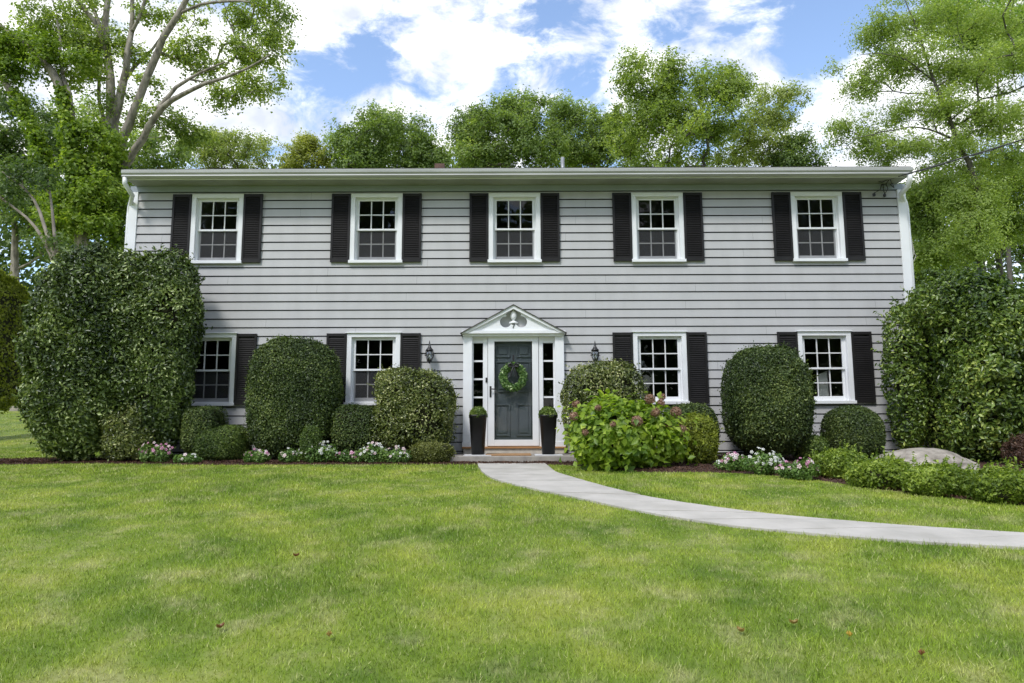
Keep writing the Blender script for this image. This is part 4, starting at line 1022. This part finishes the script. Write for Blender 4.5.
# hydrangea: big leaves, faded flower heads
HYY = float(G(625,473.5)[1])+.72
hy = shrub('hydrangea','big bright green hydrangea with faded pinkish brown flower heads','shrub', 566,682,400,474,HYY, M['hydra'], .12, 3900, p=2.05, ry=.72, depth=.36, amp=.10, lumpf=3, asp=.66, rnd=.55, core=.58, up=.6, droop=.5, sprigs=12)
for px,py,r,dy in [(576,404,.055,-.35),(574,416,.06,-.5),(598,408,.045,-.6),(650,399,.07,-.5),(661,403,.055,-.4),(637,421,.075,-.9),(655,412,.065,-.65),(676,412,.075,-.25),(681,430,.08,-.35),(668,424,.05,-.6),(613,424,.04,-.95),(662,397,.05,-.1),(585,432,.045,-.8),(684,441,.06,-.2)]:
    r *= 1.2; c = P(px,py,HYY+dy*.78); n = int(420*(r/.07)**2); d = dirs(n); q = c+d*r*np.array([1,1,.95])*(rng.random(n)**.25)[:,None]
    V,Fc = leaves(q,d,.022,.8,.5); npmesh('flower_head',V,Fc,3,np.repeat(rng.beta(2,2,n),2),M['panicle'],hy)

# bedding flowers
def blossom_mesh(name, mat, r):
    mb = MB(); vs = [(0,0,.004)]; fs = []
    for k in range(5):
        a = k*2*math.pi/5; b0 = len(vs)
        vs += [(r*.45*math.cos(a-.45),r*.45*math.sin(a-.45),.006),(r*math.cos(a-.42),r*math.sin(a-.42),0.002),(r*1.08*math.cos(a),r*1.08*math.sin(a),-.002),(r*math.cos(a+.42),r*math.sin(a+.42),.002),(r*.45*math.cos(a+.45),r*.45*math.sin(a+.45),.006)]
        fs += [(0,b0,b0+1,b0+2),(0,b0+2,b0+3,b0+4)]
    me = bpy.data.meshes.new(name); me.from_pydata(vs,[],fs); me.materials.append(M[mat])
    a = me.attributes.new('var','FLOAT','FACE'); a.data.foreach_set('value',[random.random() for _ in fs]); return me
bm_ = {(c,i): blossom_mesh('blossom',c,s) for c in ('pink','white','blush') for i,s in enumerate((.021,.027))}
def flowers(px, py, wpx, hpx, cols, nb, label, nleaf=1100):
    c = G(px, py+hpx*.30); c[1] = float(front(c[0]))+(.20 if px < 600 else .42); c[0] = P(px,py,c[1])[0]; w = wpx/F*(c[1]+D)/2; h = hpx/F*(c[1]+D)*1.1; y0 = c[1]
    root = empty('bedding_flower', (c[0],y0,float(gz(c[0],y0))), label, 'flower', 'bedding flowers along the house')
    g0 = float(gz(c[0],y0)); ctr = np.array([c[0],y0,g0+h*.40]); d = dirs(nleaf,.5); q = ctr+d*np.array([w,w*.3+.06,h*.46])*(rng.random(nleaf)**.35)[:,None]*(1+.18*np.sin(q_ := d[:,0:1]*7+px))
    V,Fc = leaves(q,d,.05,.5,.7,up=.6); npmesh('foliage',V,Fc,3,np.repeat(rng.beta(2,2,nleaf),2),M['bed_leaf'],root)
    d = dirs(nb,.8); d[:,2] = np.abs(d[:,2])*.9+.05; d = unit(d)
    for k in range(nb):
        col = cols[k % len(cols)]; pos = ctr+d[k]*np.array([w,w*.3+.06,h*.60])*rng.uniform(.75,1.05)
        o = bpy.data.objects.new('blossom', bm_[(col,k%2)]); COL.objects.link(o); o.parent = root
        o.location = Vector(pos)-root.location
        o.rotation_euler = Vector(unit((d[k]*.7+np.array([0,-.9,.35])+.35*rng.standard_normal(3))[None])[0]).to_track_quat('Z','Y').to_euler(); s_ = rng.uniform(.8,1.3); o.scale = (s_,s_,s_)
flowers(156,456,38,20,('pink','pink','blush'),26,'pink flower clump at the left end of the bed, by the light green shrub')
flowers(188,461,30,10,('white','blush'),7,'low sprawling plant with few pale flowers left of the cushion shrub')
flowers(257,458,28,14,('pink','blush'),15,'pink flower clump at the foot of the big left dome')
flowers(290,456,20,15,('white','blush'),13,'narrow white flower clump, first of the white run left of the door')
flowers(317,454,42,22,('white',),30,'broad white flower clump, largest in the left bed')
flowers(349,457,30,14,('blush','pink'),14,'mixed blush and pink clump in front of the dark low shrub')
flowers(373,454,30,20,('white','white','blush'),24,'white flower clump at the left edge of the boxy holly')
flowers(398,456,28,16,('white','blush'),20,'white and blush clump next to the low olive shrub')
flowers(732,460,34,18,('blush','pink','white'),22,'pale pink flower clump at the left foot of the big right dome')
flowers(763,460,40,24,('white',),32,'broad white flower clump in front of the big right dome')
flowers(789,465,26,16,('blush','pink'),12,'small leafy clump between the white flowers and the tall pink ones')
flowers(805,466,26,22,('pink','blush'),20,'pink flower clump touching the low spreading shrubs at the right')

# boulder
BY = float(G(925,471)[1])+.5
c = P(925,462,BY); w = (P(974,462,BY)[0]-P(877,462,BY)[0])/2; zt = P(925,448.5,BY)[2]; g0 = float(gz(c[0],BY)); h = zt-g0
nu,nv = 90,40; u = np.linspace(0,2*np.pi,nu,endpoint=False); v = np.linspace(-.35,np.pi/2-.01,nv); uu,vv = np.meshgrid(u,v)
d = np.stack([np.cos(vv)*np.cos(uu),np.cos(vv)*np.sin(uu),np.sin(vv)],-1).reshape(-1,3); La,Lb,Lc_ = Lump(2.2),Lump(6),Lump(17)
s_ = 1+.06*La(d)+.025*Lb(d)+.010*Lc_(d); d2 = np.sign(d)*np.abs(d)**np.array([.9,.9,1.15])
q = d2*s_[:,None]*np.array([w,.62,h*1.04])+np.array([c[0]-.02,BY,g0]); i = np.arange(nu*nv).reshape(nv,nu); i2 = np.roll(i,-1,1)
tag(npmesh('boulder', q, np.stack([i[:-1],i2[:-1],i2[1:],i[1:]],-1).reshape(-1,4), 4, None, M['boulder'], None, True), 'broad low grey granite boulder in the right bed', 'boulder')

# bark chips over the bed
n = 26000; x = rng.uniform(-13.4,11.4,n); f = front(x); b = back(x); y = f+(b-f)*rng.random(n)**1.4
k = ~((np.abs(x-.03) < 1.22)&(y > -1.34)); x,y = x[k],y[k]
V,Fc = leaves(np.stack([x,y,gz(x,y)+.034],1), np.tile([0,0,1.],(len(x),1)), .04,.4,.5,up=.2)
tag(npmesh('bark_mulch', V, Fc, 3, np.repeat(rng.random(len(x)),2), M['chips']), 'dark reddish brown bark mulch under the shrubs', 'mulch', kind='stuff')

# fallen leaves
for k,(px,py,m_,lab) in enumerate([(296,560,'drybrown','curled brown fallen leaf on the lawn left of centre, the farthest one'),(220,633,'drybrown','small brown fallen leaf at the lower left of the lawn'),(329,642,'drypale','golden brown fallen leaf low on the lawn, left of centre'),
     (741,637,'drypale','small pale yellow fallen leaf right of centre near the lower edge'),(794,629,'drypale','little greenish yellow fallen leaf, upper of the right group'),(850,642,'drygold','bright yellow fallen leaf on the lower right lawn'),(922,661,'drybrown','reddish brown fallen leaf at the lower right of the lawn')]):
    c = G(px,py); mb = MB(); L_ = .023; a = rng.uniform(0,6.28); vs = []; fs = []
    for i_ in range(6):
        t = i_/5-.5; wd = .014*math.cos(t*2.9)**.7*(1+.3*(i_%2)); zz = .028+.012*t*t*4
        for s in (-1,0,1): vs.append((c[0]+math.cos(a)*t*L_*2-math.sin(a)*s*wd, c[1]+math.sin(a)*t*L_*2+math.cos(a)*s*wd, c[2]+zz+abs(s)*.016))
    for i_ in range(5):
        for s in (0,1): fs.append((i_*3+s,i_*3+s+1,i_*3+s+4,i_*3+s+3))
    o = mb.add(vs,fs).build('fallen_leaf', M[m_]); tag(o, lab, 'leaf', 'fallen leaves on the lawn')

# ------------------------------------------------------------------ trees behind the house
gb = 'trees rising behind the roof'
tree('tall_tree','dark green rounded tree behind the roof, right of the little golden one',22,(385,300),[(385,150,52,38,3),(425,160,26,16,1.2),(360,160,30,14,1),(352,150,22,24,1),(425,158,20,22,1),(378,128,26,16,.8)],M['maple_leaf'],M['bark_dark'],176,0.72,0.156,184,gb,flat=.8,trunk_r=.3)
tree('tall_tree','rounded green tree behind the roof ridge, directly above the entrance',24,(500,300),[(505,140,48,38,3),(475,158,30,16,1),(472,128,22,20,1),(520,112,26,15,1),(540,150,28,28,1)],M['maple_leaf'],M['bark_dark'],208,0.72,0.156,184,gb,flat=.8,trunk_r=.3)
tree('tall_tree','dusky green tree between the entrance tree and the tallest one',26,(590,300),[(585,138,34,32,2),(600,158,40,16,1.2),(565,112,20,14,.7),(612,140,26,26,1)],M['maple_leaf'],M['bark_dark'],149,0.72,0.156,176,gb,flat=.8,trunk_r=.3)
tree('tall_tree','tallest tree behind the roof, with an open many lobed crown',21,(672,300),[(648,80,34,28,1.6),(700,105,48,38,2.6),(668,140,60,38,2.4),(722,85,26,20,.8),(640,120,28,30,.8)],M['oak_leaf'],M['bark_dark'],260,0.68,0.148,160,gb,flat=.8,trunk_r=.32)
tree('tall_tree','pale thin crowned tree with a leaning top, right of the tallest one',24,(765,300),[(778,105,26,26,1),(760,140,40,30,1.4),(735,150,30,24,.7)],M['pale_leaf'],M['bark_dark'],124,0.61,0.140,120,gb,flat=.8,trunk_r=.25)
tree('tall_tree','small dark tree low over the right part of the roof',23,(800,300),[(798,158,24,22,1)],M['dark_leaf'],M['bark_dark'],57,0.65,0.140,160,gb,flat=.8,trunk_r=.2)
tree('tall_tree','little golden green tree top peeping over the left part of the roof',22,(308,300),[(308,160,24,22,1),(303,148,10,10,.4)],M['gold_leaf'],M['bark_dark'],70,0.54,0.133,152,gb,flat=.8,trunk_r=.2)
tree('tall_tree','pale rounded tree low above the roof, just right of the big oak',24,(235,300),[(235,152,38,20,2),(205,150,30,22,1.2)],M['pale_leaf'],M['bark_dark'],114,0.61,0.133,136,gb,flat=.8,trunk_r=.25)
# big oak at the left corner of the house
oak_l = [[(118,300,0,0.245),(116,230,0,0.216),(114,160,0,0.194),(113,130,0,0.173)],
 [(113,135,0,0.144),(112,95,0,0.137),(108,60,.1,0.115),(104,25,.3,0.094),(109,-10,.4,0.086),(110,-60,.5,0.065)],
 [(106,50,.1,0.079),(98,30,-.2,0.072),(88,10,-.4,0.065),(70,-12,-.6,0.050),(50,-40,-.8,0.036)],
 [(105,42,.2,0.065),(96,12,.5,0.054),(86,-10,.7,0.043),(78,-45,.9,0.029)],
 [(113,132,0,0.137),(120,95,-.1,0.122),(127,65,-.2,0.101),(131,40,-.3,0.086),(134,25,-.3,0.072),(132,0,-.3,0.058),(128,-40,-.3,0.036)],
 [(133,30,-.3,0.058),(141,22,-.4,0.050),(146,0,-.5,0.043),(150,-40,-.6,0.032)],
 [(121,88,.1,0.058),(128,70,.3,0.058),(143,60,.5,0.050),(152,48,.6,0.040),(170,30,.8,0.029)],
 [(120,150,-.2,0.144),(128,125,-.3,0.130),(137,100,-.5,0.115),(147,75,-.6,0.108),(160,45,-.8,0.101),(172,22,-1,0.090),(186,0,-1.1,0.079),(205,-28,-1.3,0.058)],
 [(176,15,-1,0.043),(200,3,-1.2,0.040),(225,-2,-1.4,0.036),(250,2,-1.6,0.025)],
 [(122,170,-.3,0.115),(137,148,-.5,0.108),(150,125,-.8,0.094),(158,108,-.9,0.086),(172,98,-1.1,0.072),(195,88,-1.3,0.058),(225,78,-1.6,0.043),(252,68,-1.9,0.029),(270,55,-2,0.018)],
 [(158,108,-.9,0.065),(170,92,-.9,0.058),(184,78,-.9,0.047),(200,72,-1,0.036),(225,62,-1.1,0.022)],
 [(104,140,.3,0.065),(101,110,.5,0.058),(98,80,.6,0.050),(97,60,.7,0.036)]]
tree('oak_tree','huge spreading oak with pale forked limbs at the left corner of the house',7,(118,300),
 [(215,10,45,14,1.3),(262,12,28,20,1.6),(275,45,20,26,1.0),(240,50,26,16,1.0),(195,45,22,12,.8),(180,62,18,12,.6),(210,68,22,10,.8),(250,85,22,13,1.1),(228,98,14,8,.5),(282,80,6,10,.25),
  (60,15,60,26,3.2),(85,45,22,18,1.2),(120,40,14,16,.7),(95,70,14,14,.7),(70,72,16,16,.7),(150,10,20,14,.7),(135,58,14,12,.5),(165,122,30,12,1.2),(185,135,22,12,.8),(120,105,20,16,.6),(155,85,10,8,.3),(30,30,30,30,1.2),(110,-50,110,30,2),(250,-40,50,30,1.2)],
 M['oak_leaf'],M['bark_light'],330,.44,.098,125,'',limbs=oak_l,tip_r=.008,flat=.7,shell=.2,
 ivy=[((118,260,-.3),(114,150,-.3),.55,5200),((112,200,-.4),(110,160,-.4),.7,2600),((114,150,-.25),(104,128,-.2),.3,900)])
# second, leaning tree, covered in ivy
lean_l = [[(84,320,0,0.210),(82,250,0,0.196),(76,180,0,0.175),(70,125,0,0.154),(62,90,0,0.133),(50,70,0,0.119),(38,55,0,0.098),(22,42,0,0.077),(0,25,0,0.056)],
 [(72,130,0,0.091),(73,100,0,0.077),(66,85,.2,0.070),(60,72,.3,0.049),(60,40,.5,0.035),(57,20,.6,0.028)],
 [(58,260,.4,0.168),(50,190,.3,0.154),(38,140,.2,0.133),(24,108,.1,0.105),(10,88,0,0.091),(-6,66,0,0.070)]]
tree('leaning_tree','leaning tree wrapped in bright ivy at the far left',6,(84,320),
 [(20,42,34,14,1.8),(50,55,18,12,.8),(5,68,20,10,.7),(80,60,14,12,.5),(-40,40,40,40,1.6),(95,150,22,26,1.2),(88,190,34,26,2),(100,210,26,30,1.6),(75,225,30,16,1)],
 M['ivy'],M['bark_light'],150,.42,.11,170,'',limbs=lean_l,tip_r=.008,shell=.2,
 ivy=[((80,230,-.2),(70,125,-.2),.42,4200),((70,130,-.15),(60,88,-.15),.28,1300),((56,240,.2),(38,140,.1),.42,3600),((38,140,0),(14,92,0),.28,1500)])
gl = 'woodland trees left of the house'
tree('woodland_tree','dark leafy woodland tree filling the gap at the far left',15,(25,330),[(20,130,48,34,2.5),(10,185,40,36,2),(45,225,36,30,1.6),(-30,150,40,60,1.5)],M['dark_leaf'],M['bark_light'],120,.75,.16,210,gl,trunk_r=.28)
tree('woodland_tree','woodland tree behind the ivy trunks, nearest the house corner',17,(100,330),[(78,130,34,30,2),(120,190,30,40,1.6),(60,180,34,34,1.6),(150,155,38,20,1.3)],M['maple_leaf'],M['bark_light'],110,.75,.16,200,gl,trunk_r=.28)
bare = [[(60,300,0,0.078),(55,255,0,0.066),(44,235,0,0.042),(28,215,0,0.033),(8,203,0,0.030),(-10,190,0,0.018)],[(56,258,0,0.054),(48,230,0,0.045),(36,205,0,0.036),(26,185,.1,0.027),(14,175,.1,0.018),(0,170,.1,0.012)],[(56,262,0,0.054),(58,235,.1,0.042),(54,208,.1,0.030),(48,180,.2,0.018)]]
tree('bare_tree','slender half bare tree with whitish branches above the left shrubs',4,(60,300),[(10,170,20,10,1),(45,180,10,10,.6),(0,195,14,6,.5),(60,245,20,10,.8)],M['dark_leaf'],M['bark_pale'],22,.4,.10,80,'',limbs=bare,tip_r=.006,shell=.2)
# right hand trees
loc_l = [[(985,330,0,0.117),(979,240,0,0.099),(977,178,0,0.086),(968,160,0,0.077),(956,145,0,0.068),(951,120,0,0.059),(940,98,0,0.050),(931,78,0,0.041),(926,55,0,0.032),(918,30,0,0.023),(905,0,0,0.013)],
 [(955,140,0,0.036),(935,130,-.4,0.027),(905,125,-.8,0.020),(875,135,-1.1,0.013),(850,140,-1.3,0.009)],
 [(951,120,0,0.032),(975,100,.3,0.027),(1000,95,.5,0.018),(1040,80,.8,0.013)],
 [(932,80,0,0.023),(910,60,-.5,0.018),(880,50,-.9,0.013),(860,55,-1.1,0.009)],
 [(940,98,0,0.023),(900,92,.5,0.018),(870,88,.9,0.013),(845,95,1.1,0.009),(825,105,1.2,0.005)]]
tree('airy_tree','airy light green tree with fine leaves beside the right end of the house',7,(985,330),
 [(900,60,45,20,2),(880,30,30,16,1.1),(868,85,26,10,.7),(850,130,30,16,.75),(925,110,44,16,1.8),(890,150,50,16,1.7),(975,205,28,26,3),(968,242,26,20,2),(960,70,40,22,2),(985,120,44,20,2),(940,155,40,16,1.4),(1000,160,40,16,1.4),(1020,60,40,34,2),(930,20,40,20,1.4),(990,20,40,20,1.3),(835,70,8,5,.1),(1060,110,40,60,1.6),(960,-30,80,30,2)],
 M['locust_leaf'],M['bark_dark'],570,.50,.08,180,'',limbs=loc_l,tip_r=.006,flat=.6,shell=.1,asp=.5,depthk=1.0)
tree('pine_tree','tall bright pine with feathery needles at the upper right',16,(1010,330),[(960,22,26,16,1),(1000,30,40,20,1.6),(930,10,20,14,.6),(1010,60,30,18,1),(980,-20,60,30,1.5),(1060,50,40,60,1.2)],M['pine_leaf'],M['bark_dark'],110,.75,.20,230,'',trunk_r=.14,flat=.35,asp=.22)
gr_ = 'woodland trees right of the house'
low_l = [[(1003,330,0,0.100),(1000,260,0,0.090),(990,225,0,0.080),(982,205,0,0.060),(970,190,0,0.045)],[(985,300,.3,0.060),(960,250,.3,0.050),(940,232,.3,0.040),(915,215,.3,0.025)],[(1000,255,0,0.060),(1012,225,0,0.050),(1020,195,0,0.030)]]
tree('woodland_tree','low branching dark trunked tree behind the tall evergreen shrub at the right',9,(1003,330),
 [(940,190,38,16,2),(985,195,36,20,2),(922,215,22,26,2.2),(930,258,26,16,1.4),(960,240,34,18,1.6),(1020,215,26,36,2),(1000,180,40,10,1)],M['locust_leaf'],M['bark_dark'],210,.5,.10,150,gr_,limbs=low_l,tip_r=.008,flat=.55,shell=.2)
tree('woodland_tree','deep green tree closing the view beyond the right corner',19,(960,330),[(918,262,22,24,.8),(930,285,30,20,.8),(945,230,48,32,2),(1005,240,48,32,2),(985,180,50,24,1.6),(1050,200,40,60,1.4)],M['dark_leaf'],M['bark_dark'],120,.85,.17,210,gr_,trunk_r=.28)

# far-off wood closing the horizon on both sides
Lw = Lump(.25); n = 110000; x = rng.uniform(-48,48,n); x = x[np.abs(x) > 8][:80000]; n = len(x); y = rng.uniform(28,34,n)
top = 12+1.5*np.sin(x*.35)+1.2*np.sin(x*.9+2)+.8*np.sin(x*2.1); z = gz(x,y)+rng.random(n)*top; y = 33-(z/9)*3+1.3*Lw(np.stack([x,y*0,z],1)*2)+rng.standard_normal(n)*.8
V,Fc = leaves(np.stack([x,y,z],1), np.tile([0,-1.,.4],(n,1)), .36,.75,.8)
tag(npmesh('distant_wood', V, Fc, 3, np.repeat(rng.beta(2,2,n),2), M['dark_leaf']), 'dark distant wood closing the view on both sides of the house', 'wood', kind='stuff')
# trees across the street, seen only as reflections in the window panes
for k,(x,y,h) in enumerate([(-24,-46,25),(-14,-50,27),(-4,-47,24),(6,-50,28),(16,-47,25),(27,-49,27)]):
    root = empty('street_tree',(x,y,float(gz(x,y))),'broad dark tree across the street, mirrored in the window panes','tree','trees across the street')
    n = 12000; d = dirs(n); q = np.array([x,y,h*.50])+d*np.array([6.8,4,h*.50])*(rng.random(n)**.3)[:,None]*(1+.15*np.sin(d[:,0:1]*9+k)*np.sin(d[:,2:3]*7))
    V,Fc = leaves(q,d,.6,.7,.7); npmesh('crown',V,Fc,3,np.repeat(rng.beta(2,2,n),2),M['dark_leaf'],root)
    mb = MB(); mb.tube([(x,y,-2.5),(x+.1,y,h*.3),(x,y,h*.7)],[.3,.25,.1],8); mb.build('trunk',M['bark_dark'],root)
